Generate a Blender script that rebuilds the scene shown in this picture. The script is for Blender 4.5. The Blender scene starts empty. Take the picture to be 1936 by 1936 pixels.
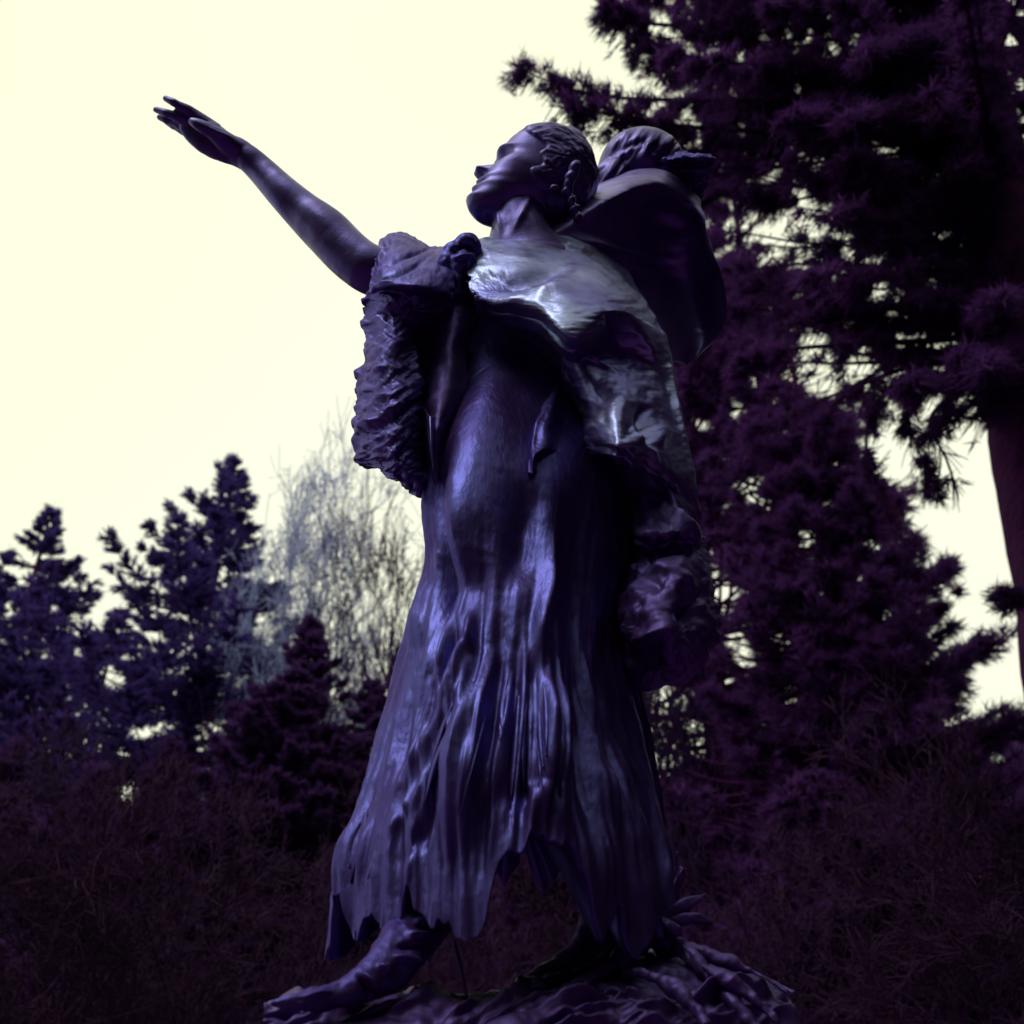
import bpy, math, random
import numpy as np
from mathutils import Matrix, Vector

random.seed(7)
rng = np.random.default_rng(7)
S = bpy.context.scene
COL = S.collection

# ------------------------------------------------------------------ camera, sky, sun, exposure
PITCH = math.radians(33.0)
F = 2200.0                      # focal length in pixels of the 1936 px photograph
CAMZ = 1.6
cp, sp = math.cos(PITCH), math.sin(PITCH)
cd = bpy.data.cameras.new('camera')
cam = bpy.data.objects.new('camera', cd)
COL.objects.link(cam)
cam.location = (0, 0, CAMZ)
cam.rotation_euler = (math.pi/2 + PITCH, 0, 0)
cd.sensor_width = 36.0
cd.lens = 36.0*F/1936.0
cd.clip_start = 0.05
cd.clip_end = 2000
cd.dof.use_dof = True
cd.dof.focus_distance = 2.85
cd.dof.aperture_fstop = 3.6
S.camera = cam

SUN_EL, SUN_AZ = math.radians(60), math.radians(236)   # azimuth clockwise from +Y: behind the camera, to the left
w = bpy.data.worlds.new('World'); S.world = w; w.use_nodes = True
nt = w.node_tree; nt.nodes.clear()
out = nt.nodes.new('ShaderNodeOutputWorld')
bg = nt.nodes.new('ShaderNodeBackground'); bg.inputs[1].default_value = 0.1
sky = nt.nodes.new('ShaderNodeTexSky'); sky.sky_type = 'NISHITA'; sky.sun_disc = False
sky.sun_elevation = SUN_EL; sky.sun_rotation = SUN_AZ
tc = nt.nodes.new('ShaderNodeTexCoord')
no = nt.nodes.new('ShaderNodeTexNoise'); no.inputs['Scale'].default_value = 1.1; no.inputs['Detail'].default_value = 2.0
cr = nt.nodes.new('ShaderNodeValToRGB')
cr.color_ramp.elements[0].position = 0.35; cr.color_ramp.elements[0].color = (0.985, 1.0, 0.715, 1)
cr.color_ramp.elements[1].position = 0.65; cr.color_ramp.elements[1].color = (0.985, 1.0, 0.80, 1)
sc = nt.nodes.new('ShaderNodeVectorMath'); sc.operation = 'SCALE'; sc.inputs['Scale'].default_value = 10.5
mx = nt.nodes.new('ShaderNodeMix'); mx.data_type = 'RGBA'; mx.inputs[0].default_value = 0.985
nt.links.new(tc.outputs['Generated'], no.inputs['Vector'])
nt.links.new(no.outputs['Fac'], cr.inputs[0])
nt.links.new(cr.outputs[0], sc.inputs[0])
nt.links.new(sky.outputs[0], mx.inputs[6])
nt.links.new(sc.outputs[0], mx.inputs[7])
nt.links.new(mx.outputs[2], bg.inputs[0])
nt.links.new(bg.outputs[0], out.inputs[0])

sd = bpy.data.lights.new('sun', 'SUN'); sd.energy = 1.5; sd.angle = math.radians(30); sd.color = (1.0, 0.97, 0.86)
sun = bpy.data.objects.new('sun', sd); COL.objects.link(sun)
sdir = Vector((math.sin(SUN_AZ)*math.cos(SUN_EL), math.cos(SUN_AZ)*math.cos(SUN_EL), math.sin(SUN_EL)))
sun.rotation_euler = sdir.to_track_quat('Z', 'Y').to_euler()
sun.location = (-3, -3, 12)

S.render.engine = 'CYCLES'
S.view_settings.view_transform = 'Standard'
S.view_settings.look = 'None'
S.view_settings.exposure = 0.0
S.view_settings.gamma = 1.0
S.view_settings.use_curve_mapping = False
S.cycles.max_bounces = 5
S.cycles.transparent_max_bounces = 4

# ------------------------------------------------------------------ helpers: space
def W(px, py, Y):
    """point on the vertical plane at horizontal distance Y that the photograph shows at (px, py)"""
    px = np.asarray(px, float); py = np.asarray(py, float); Y = np.asarray(Y, float)
    u = (px-968)/F; v = (968-py)/F
    dy = cp - v*sp; dz = sp + v*cp
    t = Y/dy
    return np.stack([u*t, Y + 0*t, dz*t + CAMZ], -1)

def proj(p):
    x = p[..., 0]; y = p[..., 1]; z = p[..., 2]-CAMZ
    d = y*cp + z*sp
    return 968 + F*x/d, 968 - F*(-y*sp + z*cp)/d

def smooth(a, b, x):
    t = np.clip((x-a)/(b-a), 0, 1)
    return t*t*(3-2*t)

def vnoise(p, seed=0):
    p = np.asarray(p, float)
    i = np.floor(p).astype(np.int64); f = p-i; f = f*f*(3-2*f)
    def h(x, y, z):
        n = (x*374761393 + y*668265263 + z*2147483647 + seed*974711) & 0xffffffff
        n = ((n ^ (n >> 13))*1274126177) & 0xffffffff
        n = (n ^ (n >> 16)) & 0xffff
        return n/65535.0*2-1
    x, y, z = i[..., 0], i[..., 1], i[..., 2]
    fx, fy, fz = f[..., 0], f[..., 1], f[..., 2]
    def L(a, b, t): return a+(b-a)*t
    c00 = L(h(x, y, z), h(x+1, y, z), fx); c10 = L(h(x, y+1, z), h(x+1, y+1, z), fx)
    c01 = L(h(x, y, z+1), h(x+1, y, z+1), fx); c11 = L(h(x, y+1, z+1), h(x+1, y+1, z+1), fx)
    return L(L(c00, c10, fy), L(c01, c11, fy), fz)

def fbm(p, seed=0, oct=3):
    s = 0; a = 1.0
    for k in range(oct):
        s = s + a*vnoise(p*(2.03**k), seed+k*17); a *= 0.5
    return s

# ------------------------------------------------------------------ helpers: meshes
def mesh_np(name, v, f, mat=None, parent=None, shade=True):
    me = bpy.data.meshes.new(name)
    v = np.ascontiguousarray(v, dtype=np.float32).reshape(-1, 3)
    f = np.ascontiguousarray(f, dtype=np.int32)
    k = f.shape[1]
    me.vertices.add(len(v)); me.vertices.foreach_set('co', v.ravel())
    me.loops.add(f.size); me.loops.foreach_set('vertex_index', f.ravel())
    me.polygons.add(len(f)); me.polygons.foreach_set('loop_start', np.arange(0, f.size, k, dtype=np.int32))
    me.polygons.foreach_set('loop_total', np.full(len(f), k, dtype=np.int32))
    if shade: me.polygons.foreach_set('use_smooth', np.ones(len(f), dtype=bool))
    me.update(calc_edges=True); me.validate()
    if mat: me.materials.append(mat)
    o = bpy.data.objects.new(name, me); COL.objects.link(o)
    if parent is not None: o.parent = parent
    return o

def thing(name, label, cat, group=None, loc=(0, 0, 0)):
    o = bpy.data.objects.new(name, None); COL.objects.link(o)
    o.location = loc; o['label'] = label; o['category'] = cat
    o.empty_display_size = 0.2
    if group: o['group'] = group
    return o

def adopt(root):
    """children were built in world space: keep them there under an Empty that is not at the origin"""
    for c in root.children:
        c.matrix_parent_inverse = Matrix.Translation(-Vector(root.location))

def cr1(P, n, closed=False):
    """Catmull-Rom along axis 0 to n samples"""
    P = np.asarray(P, float); k = len(P)
    if closed:
        t = np.arange(n)/n*k; i = np.floor(t).astype(int); f = (t-i).reshape(-1, *([1]*(P.ndim-1)))
        a, b, c, d = P[(i-1) % k], P[i % k], P[(i+1) % k], P[(i+2) % k]
    else:
        if k == 2: P = np.concatenate([P[:1], P.mean(0, keepdims=True), P[1:]]); k = 3
        t = np.linspace(0, k-1-1e-9, n); i = np.floor(t).astype(int); f = (t-i).reshape(-1, *([1]*(P.ndim-1)))
        Q = np.concatenate([2*P[:1]-P[1:2], P, 2*P[-1:]-P[-2:-1]])
        a, b, c, d = Q[i], Q[i+1], Q[i+2], Q[i+3]
    return 0.5*((2*b)+(c-a)*f+(2*a-5*b+4*c-d)*f*f+(3*b-a-3*c+d)*f**3)

def gridfaces(n, m, wrapm=False, off=0, flip=False):
    i = np.arange(n-1)[:, None]; j = np.arange(m if wrapm else m-1)[None, :]
    a = i*m+j; b = i*m+(j+1) % m; c = (i+1)*m+(j+1) % m; d = (i+1)*m+j
    q = np.stack([a, b, c, d] if flip else [a, d, c, b], -1).reshape(-1, 4)
    return q+off

def normals(G, wrap=False):
    du = np.gradient(G, axis=0)
    if wrap:
        E = np.concatenate([G[:, -2:], G, G[:, :2]], 1); dv = np.gradient(E, axis=1)[:, 2:-2]
    else: dv = np.gradient(G, axis=1)
    n = np.cross(dv, du)
    n /= np.linalg.norm(n, axis=-1, keepdims=True)+1e-9
    tocam = np.array([0, 0, CAMZ])-G
    return n, (n*tocam).sum(-1)/np.linalg.norm(tocam, axis=-1)

def stroke_disp(p, strokes):
    """relief height (metres) of modelling strokes: (points in px, width px, height m[, sharp])"""
    x, y = proj(p); out = np.zeros(x.shape)
    for s in strokes:
        pts, wd, am = s[0], s[1], s[2]
        P = np.array(pts, float)
        if len(P) > 2: P = cr1(P, 4*len(P))
        lo = P.min(0)-3*wd; hi = P.max(0)+3*wd
        m = (x > lo[0]) & (x < hi[0]) & (y > lo[1]) & (y < hi[1])
        if not m.any(): continue
        X = x[m]; Yy = y[m]; best = np.full(X.shape, 1e9); bt = np.zeros(X.shape)
        n = len(P)-1
        for k in range(n):
            a = P[k]; d = P[k+1]-a; L2 = (d*d).sum()+1e-9
            t = np.clip(((X-a[0])*d[0]+(Yy-a[1])*d[1])/L2, 0, 1)
            dd = np.hypot(X-a[0]-t*d[0], Yy-a[1]-t*d[1])
            q = dd < best; best[q] = dd[q]; bt[q] = (k+t[q])/n
        e = 1.0 if len(s) < 4 else s[3]
        fade = smooth(0, 0.42, bt+.01)*smooth(0, 0.42, 1.01-bt)*1.1
        out[m] += am*np.exp(-(best/wd)**2*e)*fade
    return out

def resample_rows(rows):
    C = max(len(r) for r in rows)
    return np.array([r if len(r) == C else cr1(r, C) for r in map(lambda r: np.array(r, float), rows)])

def pillow(name, rows, mat, parent, n=160, m=160, thick=0.1, rim=0.012, strokes=(), edge=(0, 0, 0, 0, 18), disp=None, seed=1, back=(0.0, 1.0, 0.15)):
    """cloth mass modelled from rows of (px, py, Y), given a back and a rim so it has body"""
    R = resample_rows(rows)
    G = cr1(R, n); G = np.swapaxes(cr1(np.swapaxes(G, 0, 1), m), 0, 1)
    u = np.linspace(0, 1, n)[:, None]; v = np.linspace(0, 1, m)[None, :]
    l, r, t, b, fr = edge
    nz = lambda s, k: fbm(np.stack([G[..., 0]/fr, G[..., 1]/fr, 0*G[..., 0]+s], -1), seed+k, 3)
    if l: G[..., 0] += l*nz(1, 1)*np.exp(-v*9)
    if r: G[..., 0] += r*nz(5, 2)*np.exp(-(1-v)*9)
    if t: G[..., 1] += t*nz(9, 3)*np.exp(-u*9)
    if b: G[..., 1] += b*nz(13, 4)*np.exp(-(1-u)*9)
    P = W(G[..., 0], G[..., 1], G[..., 2])
    N, fc = normals(P)
    sgn = np.sign(np.median(fc)) or 1.0
    h = stroke_disp(P, strokes)
    if disp is not None: h = h+disp(P, u, v)
    P = P + N*sgn*h[..., None]
    e = (1-np.abs(2*u-1)**3)*(1-np.abs(2*v-1)**3)
    bk = np.array(back); 
    B = P + bk*(rim+thick*e)[..., None]
    # round the rim: a middle row between front and back, slightly outside
    V = np.concatenate([P.reshape(-1, 3), B.reshape(-1, 3)])
    o = n*m
    fa = gridfaces(n, m, flip=(sgn > 0)); fb = gridfaces(n, m, off=o, flip=(sgn < 0))
    bd = np.concatenate([np.arange(m), np.arange(1, n)*m+m-1, (n-1)*m+np.arange(m-2, -1, -1), np.arange(n-2, 0, -1)*m])
    nx = np.roll(bd, -1)
    sd_ = np.stack([bd, nx, nx+o, bd+o] if sgn < 0 else [bd, bd+o, nx+o, nx], -1)
    return mesh_np(name, V, np.concatenate([fa, fb, sd_]), mat, parent)

def tube(name, path, mat=None, parent=None, n=60, m=40, flat=1.0, strokes=(), disp=None, link=True, wob=0):
    """tapered limb along (px, py, Y, radius px[, flattening towards the viewer])"""
    P = np.array(path, float); G = cr1(P, n)
    c = W(G[:, 0], G[:, 1], G[:, 2])
    d = c[:, 1]*cp+(c[:, 2]-CAMZ)*sp
    r = G[:, 3]/F*d
    fl = G[:, 4] if G.shape[1] > 4 else np.full(n, flat)
    T = np.gradient(c, axis=0); T /= np.linalg.norm(T, axis=1, keepdims=True)
    view = c-np.array([0, 0, CAMZ]); view /= np.linalg.norm(view, axis=1, keepdims=True)
    A = np.cross(T, view); A /= np.linalg.norm(A, axis=1, keepdims=True)+1e-9
    B = np.cross(A, T)
    th = np.linspace(0, 2*np.pi, m, endpoint=False)
    V = c[:, None]+A[:, None]*(np.cos(th)[None, :, None]*r[:, None, None])+B[:, None]*(np.sin(th)[None, :, None]*(r*fl)[:, None, None])
    N = V-c[:, None]; N /= np.linalg.norm(N, axis=-1, keepdims=True)+1e-9
    h = np.zeros(V.shape[:2])
    if strokes: h += stroke_disp(V, strokes)*smooth(-0.1, 0.3, -(N*view[:, None]).sum(-1))
    if disp is not None: h += disp(V)
    V = V+N*h[..., None]
    # rounded ends
    e0 = c[0]-T[0]*r[0]*0.6; e1 = c[-1]+T[-1]*r[-1]*0.6
    VV = np.concatenate([e0[None]*0+e0, V.reshape(-1, 3), e1[None]])
    q = gridfaces(n, m, wrapm=True, off=1)
    j = np.arange(m)
    ca = np.stack([np.zeros(m, int), 1+j, 1+(j+1) % m, 1+(j+1) % m], -1)
    cb = np.stack([np.full(m, n*m+1), 1+(n-1)*m+(j+1) % m, 1+(n-1)*m+j, 1+(n-1)*m+j], -1)
    if not link:
        return VV, q, ca[:, :3], cb[:, :3]
    me = bpy.data.meshes.new(name)
    me.from_pydata(VV.tolist(), [], q.tolist()+ca[:, :3].tolist()+cb[:, :3].tolist())
    me.polygons.foreach_set('use_smooth', np.ones(len(me.polygons), dtype=bool))
    me.validate(); me.update()
    if mat: me.materials.append(mat)
    o = bpy.data.objects.new(name, me); COL.objects.link(o)
    if parent is not None: o.parent = parent
    return o

def union(name, objs, mat, parent, voxel=0.004, smoothing=2):
    """weld overlapping closed pieces into one continuous surface"""
    V = []; Fq = []; off = 0
    for o in objs:
        me = o.data
        V += [tuple(v.co) for v in me.vertices]
        Fq += [[i+off for i in p.vertices] for p in me.polygons]
        off += len(me.vertices)
        bpy.data.objects.remove(o)
    me = bpy.data.meshes.new(name); me.from_pydata(V, [], Fq); me.update()
    t = bpy.data.objects.new(name, me); COL.objects.link(t)
    r = t.modifiers.new('r', 'REMESH'); r.mode = 'VOXEL'; r.voxel_size = voxel; r.use_smooth_shade = True
    s = t.modifiers.new('s', 'SMOOTH'); s.factor = 0.5; s.iterations = smoothing
    dg = bpy.context.evaluated_depsgraph_get(); dg.update()
    nm = bpy.data.meshes.new_from_object(t.evaluated_get(dg))
    nm.name = name
    bpy.data.objects.remove(t)
    nm.materials.clear(); nm.materials.append(mat)
    nm.polygons.foreach_set('use_smooth', np.ones(len(nm.polygons), dtype=bool))
    o = bpy.data.objects.new(name, nm); COL.objects.link(o); o.parent = parent
    return o

def relief(o, fn, facing=True):
    me = o.data; n = len(me.vertices)
    co = np.empty(n*3, np.float32); me.vertices.foreach_get('co', co); co = co.reshape(-1, 3).astype(float)
    no_ = np.empty(n*3, np.float32); me.vertices.foreach_get('normal', no_); no_ = no_.reshape(-1, 3).astype(float)
    h = fn(co, no_)
    if facing:
        tc_ = np.array([0, 0, CAMZ])-co; tc_ /= np.linalg.norm(tc_, axis=1, keepdims=True)
        h = h*smooth(-0.1, 0.35, (no_*tc_).sum(1))
    co = co+no_*h[:, None]
    me.vertices.foreach_set('co', co.astype(np.float32).ravel()); me.update()

# ------------------------------------------------------------------ materials
def principled(name, col, rough=0.6, metal=0.0, noise_scale=6, var=0.35, bump=0.2, bscale=60, coat=0.0, spec=0.5, col2=None, bdist=0.01, tint=None):
    m = bpy.data.materials.new(name); m.use_nodes = True
    t = m.node_tree; b = t.nodes['Principled BSDF']
    tcn = t.nodes.new('ShaderNodeTexCoord')
    n1 = t.nodes.new('ShaderNodeTexNoise'); n1.inputs['Scale'].default_value = noise_scale; n1.inputs['Detail'].default_value = 6
    r = t.nodes.new('ShaderNodeValToRGB')
    c2 = col2 or tuple(c*(1-var) for c in col)
    r.color_ramp.elements[0].position = 0.35; r.color_ramp.elements[0].color = (*c2, 1)
    r.color_ramp.elements[1].position = 0.65; r.color_ramp.elements[1].color = (*col, 1)
    t.links.new(tcn.outputs['Object'], n1.inputs['Vector'])
    t.links.new(n1.outputs['Fac'], r.inputs[0]); t.links.new(r.outputs[0], b.inputs['Base Color'])
    b.inputs['Roughness'].default_value = rough; b.inputs['Metallic'].default_value = metal
    b.inputs['Specular IOR Level'].default_value = spec
    if tint: b.inputs['Specular Tint'].default_value = (*tint, 1)
    if coat:
        b.inputs['Coat Weight'].default_value = coat; b.inputs['Coat Roughness'].default_value = 0.3
    if bump:
        n2 = t.nodes.new('ShaderNodeTexNoise'); n2.inputs['Scale'].default_value = bscale; n2.inputs['Detail'].default_value = 5
        bp = t.nodes.new('ShaderNodeBump'); bp.inputs['Strength'].default_value = bump; bp.inputs['Distance'].default_value = bdist
        t.links.new(tcn.outputs['Object'], n2.inputs['Vector'])
        t.links.new(n2.outputs['Fac'], bp.inputs['Height']); t.links.new(bp.outputs[0], b.inputs['Normal'])
    return m

def bronze(name, col, rough=0.42, bscale=90, bump=0.25, stretch=(1, 1, 1), coat=0.0, low=None):
    m = principled(name, col, rough=rough, metal=0.9, noise_scale=5, bump=bump, bscale=bscale, coat=coat,
                   col2=low or (col[0]*0.50, col[1]*0.42, col[2]*0.5), bdist=0.004)
    t = m.node_tree; b = t.nodes['Principled BSDF']
    tcn = [x for x in t.nodes if x.type == 'TEX_COORD'][0]
    n = t.nodes.new('ShaderNodeTexNoise'); n.inputs['Scale'].default_value = 14; n.inputs['Detail'].default_value = 4
    mr = t.nodes.new('ShaderNodeMapRange'); mr.inputs['From Min'].default_value = 0.3; mr.inputs['From Max'].default_value = 0.7
    mr.inputs['To Min'].default_value = rough-0.07; mr.inputs['To Max'].default_value = rough+0.12
    mp = t.nodes.new('ShaderNodeMapping'); mp.inputs['Scale'].default_value = stretch
    t.links.new(tcn.outputs['Object'], n.inputs['Vector'])
    t.links.new(n.outputs['Fac'], mr.inputs['Value']); t.links.new(mr.outputs[0], b.inputs['Roughness'])
    bn = [x for x in t.nodes if x.type == 'BUMP'][0].inputs['Height'].links[0].from_node
    t.links.new(tcn.outputs['Object'], mp.inputs['Vector']); t.links.new(mp.outputs[0], bn.inputs['Vector'])
    o = [x for x in t.nodes if x.type == 'OUTPUT_MATERIAL'][0]
    df = t.nodes.new('ShaderNodeBsdfDiffuse'); df.inputs['Color'].default_value = (0.22, 0.05, 0.38, 1)
    ms = t.nodes.new('ShaderNodeMixShader'); ms.inputs[0].default_value = 0.09
    t.links.new([x for x in t.nodes if x.type == 'BUMP'][0].outputs[0], df.inputs['Normal'])
    t.links.new(b.outputs[0], ms.inputs[1]); t.links.new(df.outputs[0], ms.inputs[2]); t.links.new(ms.outputs[0], o.inputs['Surface'])
    return m

M_skin = bronze('bronze_smooth', (0.085, 0.080, 0.28), 0.38, 120, 0.14)
M_cloth = bronze('bronze_cloth', (0.064, 0.074, 0.27), 0.40, 80, 0.55, (1, 1, 0.35))
M_cloth.node_tree.nodes['Principled BSDF'].inputs['Specular Tint'].default_value = (0.55, 0.5, 0.8, 1)
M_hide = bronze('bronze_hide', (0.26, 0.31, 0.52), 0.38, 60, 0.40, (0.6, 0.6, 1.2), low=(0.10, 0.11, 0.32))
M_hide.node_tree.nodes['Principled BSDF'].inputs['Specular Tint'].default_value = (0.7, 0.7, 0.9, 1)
M_sleeve = bronze('bronze_sleeve', (0.095, 0.105, 0.31), 0.42, 60, 0.4)
M_sleeve.node_tree.nodes['Principled BSDF'].inputs['Specular Tint'].default_value = (0.55, 0.5, 0.8, 1)
M_wrap = bronze('bronze_wrap', (0.17, 0.16, 0.46), 0.42, 60, 0.2)
M_dark = bronze('bronze_dark', (0.085, 0.07, 0.26), 0.50, 50, 0.5)
M_rock = bronze('bronze_base', (0.075, 0.06, 0.22), 0.50, 40, 0.6)

def leafmat(name, col, col2, trans=0.0):
    m = principled(name, col, rough=0.85, noise_scale=0.8, bump=0, col2=col2, spec=0.1)
    if trans:
        t = m.node_tree; b = t.nodes['Principled BSDF']; o = [x for x in t.nodes if x.type == 'OUTPUT_MATERIAL'][0]
        tr = t.nodes.new('ShaderNodeBsdfTranslucent'); mx_ = t.nodes.new('ShaderNodeMixShader'); mx_.inputs[0].default_value = trans
        t.links.new(b.inputs['Base Color'].links[0].from_socket, tr.inputs['Color'])
        t.links.new(b.outputs[0], mx_.inputs[1]); t.links.new(tr.outputs[0], mx_.inputs[2]); t.links.new(mx_.outputs[0], o.inputs['Surface'])
    return m
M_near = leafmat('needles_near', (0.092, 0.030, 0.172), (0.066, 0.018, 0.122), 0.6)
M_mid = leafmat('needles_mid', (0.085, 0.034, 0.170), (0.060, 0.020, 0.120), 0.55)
M_far_haze = leafmat('needles_far_haze', (0.08, 0.05, 0.26), (0.05, 0.025, 0.16), 0.5)  # bluish aerial haze put into the needle colour
M_twig = leafmat('pale_twig', (0.32, 0.38, 0.68), (0.16, 0.19, 0.40))
M_brown = leafmat('brown_twig', (0.040, 0.014, 0.056), (0.028, 0.009, 0.040))
M_bark = principled('bark_dark', (0.065, 0.010, 0.085), rough=0.9, noise_scale=3, bump=0.8, bscale=14, spec=0.1, bdist=0.05)
M_granite = principled('granite', (0.25, 0.22, 0.27), rough=0.7, noise_scale=40, bump=0.2, bscale=80)
M_ground = principled('purple_bounce_ground', (0.17, 0.05, 0.18), rough=0.95, noise_scale=2, bump=0.6, bscale=20, spec=0.1, bdist=0.03)  # purple put in the unseen ground to bounce into the statue's shadows

# ------------------------------------------------------------------ ground and pedestal
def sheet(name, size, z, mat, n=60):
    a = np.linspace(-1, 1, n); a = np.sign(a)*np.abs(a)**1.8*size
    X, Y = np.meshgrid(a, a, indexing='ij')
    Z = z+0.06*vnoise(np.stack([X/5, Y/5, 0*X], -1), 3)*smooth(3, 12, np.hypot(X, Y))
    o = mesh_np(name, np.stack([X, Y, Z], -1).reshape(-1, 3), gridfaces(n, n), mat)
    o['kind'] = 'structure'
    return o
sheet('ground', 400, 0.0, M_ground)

def prism(name, x0, x1, y0, y1, z0, z1, mat, parent, bev=0.02, taper=0.0):
    import bmesh
    bm = bmesh.new()
    vs = []
    for z, k in ((z0, 0), (z1, taper)):
        for x, y in ((x0+k, y0+k), (x1-k, y0+k), (x1-k, y1-k), (x0+k, y1-k)):
            vs.append(bm.verts.new((x, y, z)))
    bm.faces.new(vs[3::-1]); bm.faces.new(vs[4:])
    for i in range(4): bm.faces.new((vs[i], vs[(i+1) % 4], vs[4+(i+1) % 4], vs[4+i]))
    bmesh.ops.bevel(bm, geom=bm.edges[:], offset=bev, segments=2, affect='EDGES')
    me = bpy.data.meshes.new(name); bm.to_mesh(me); bm.free(); me.materials.append(mat)
    o = bpy.data.objects.new(name, me); COL.objects.link(o); o.parent = parent
    return o
ped = thing('pedestal', 'rough granite pedestal under the bronze statue, just below the picture', 'pedestal', loc=(0, 2.4, 0))
prism('plinth', -0.75, 0.85, 1.75, 3.05, 0.002, 0.3, M_granite, ped)
prism('shaft', -0.55, 0.65, 1.95, 2.85, 0.302, 1.72, M_granite, ped, 0.03, 0.03)
adopt(ped)

# ================================================================== THE STATUE
ST = thing('bronze_statue', 'dark bronze statue of a robed woman raising one arm, baby wrapped on her shoulder', 'statue', loc=(0.05, 2.35, 1.9))

# ---- head in its own frame: x forward, y to her left, z up; one unit = head height
HH = 0.400
def head_grid(n=150, m=160, hair=False):
    zk = [0.0, .02, .05, .10, .16, .20, .235, .27, .31, .34, .42, .50, .56, .70, .80, .88, .95, .985, 1.0]
    xf = [.16, .30, .365, .40, .378, .392, .378, .395, .375, .375, .370, .362, .392, .385, .33, .25, .135, .06, .0]
    xb = [.08, .10, .13, .16, .19, .21, .23, .25, .28, .30, .345, .385, .405, .41, .385, .32, .20, .09, .0]
    wd = [.06, .11, .15, .19, .225, .245, .255, .265, .28, .288, .302, .308, .312, .318, .30, .255, .165, .08, .0]
    zs = 0.5-0.5*np.cos(np.linspace(0, np.pi, n))
    XF = np.interp(zs, zk, xf); XB = np.interp(zs, zk, xb); WD = np.interp(zs, zk, wd)
    for A in (XB, WD):
        for _ in range(6): A[1:-1] = (A[:-2]+2*A[1:-1]+A[2:])/4
    for _ in range(2): XF[1:-1] = (XF[:-2]+2*XF[1:-1]+XF[2:])/4
    t = np.linspace(0, 2*np.pi, m, endpoint=False)
    c = np.cos(t)[None]; s = np.sin(t)[None]
    X = np.where(c > 0, XF[:, None]*np.abs(c)**0.86, -XB[:, None]*np.abs(c)**0.95)
    Y = WD[:, None]*np.sign(s)*np.abs(s)**0.9
    Z = np.broadcast_to(zs[:, None], X.shape).copy()
    # the jaw rises towards the ear
    Z = Z+np.where(zs[:, None] < .3, (1-zs[:, None]/.3)*0.20*smooth(0.30, -0.12, X), 0)
    X = np.where(X < 0, X*.82, X)
    return X, Y, Z
def face_features(X, Y, Z):
    g = lambda y0, z0, sy, sz, a: a*np.exp(-((np.abs(Y)-y0)/sy)**2-((Z-z0)/sz)**2)
    fr = smooth(0.05, 0.2, X)
    d = np.zeros_like(X)
    k = smooth(.53, .385, Z)*smooth(.318, .368, Z)
    wdt = 0.032+0.034*k
    d += k*0.098*np.exp(-(Y/wdt)**2)                      # nose
    d += g(.048, .368, .026, .024, .045)                  # wings
    d += g(.035, .345, .016, .012, -.03)                  # nostrils
    d += g(.125, .492, .062, .040, -.072)                 # eye sockets
    d += g(.125, .490, .038, .022, .030)                  # lids
    d += g(.125, .484, .036, .006, -.008)
    d += g(.115, .565, .085, .022, .032)                  # brow
    d += g(.0, .275, .065, .016, .030)+g(.0, .208, .055, .018, .034)     # lips
    d += g(.0, .238, .085, .010, -.042)                   # mouth line
    d += g(.095, .238, .02, .02, -.018)
    d += g(.0, .163, .07, .02, -.022)+g(.0, .315, .012, .02, -.008)
    d += g(.0, .10, .07, .05, .012)
    X = X+d*fr
    side = np.exp(-((np.abs(Y)-.23)/.07)**2-((Z-.41)/.06)**2)*smooth(0, .15, X)
    Y = Y+np.sign(Y)*0.014*side
    return X, Y, Z
fv = np.array([-.88, .47, -0.03]); uv = np.array([.415, .77, -.49])
fv /= np.linalg.norm(fv); uv -= fv*(uv@fv); uv /= np.linalg.norm(uv)
lv = np.cross(uv, fv)
c2w = np.array([[1, 0, 0], [0, -sp, cp], [0, cp, sp]])     # columns below: right, up, forward
def cam2world(v):   # v = (right, up, towards viewer)
    r = np.array([1, 0, 0]); u_ = np.array([0, -sp, cp]); f_ = np.array([0, cp, sp])
    return v[0]*r+v[1]*u_-v[2]*f_
HF, HL, HU = cam2world(fv), cam2world(lv), cam2world(uv)
HO = W(967, 443, 2.30)
def head_world(X, Y, Z, k=1.0):
    return HO+HH*k*(X[..., None]*HF+Y[..., None]*HL+Z[..., None]*HU)
X, Y, Z = face_features(*head_grid())
hv = head_world(X, Y, Z)
n_, m_ = X.shape
head = mesh_np('head_piece', hv, np.concatenate([gridfaces(n_, m_, wrapm=True)]))
# close poles
def cap(o, n, m):
    import bmesh
    bm = bmesh.new(); bm.from_mesh(o.data)
    bmesh.ops.remove_doubles(bm, verts=bm.verts[:], dist=1e-5)
    bmesh.ops.holes_fill(bm, edges=[e for e in bm.edges if e.is_boundary], sides=0)
    bmesh.ops.recalc_face_normals(bm, faces=bm.faces[:])
    bm.to_mesh(o.data); bm.free()
cap(head, n_, m_)

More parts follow.
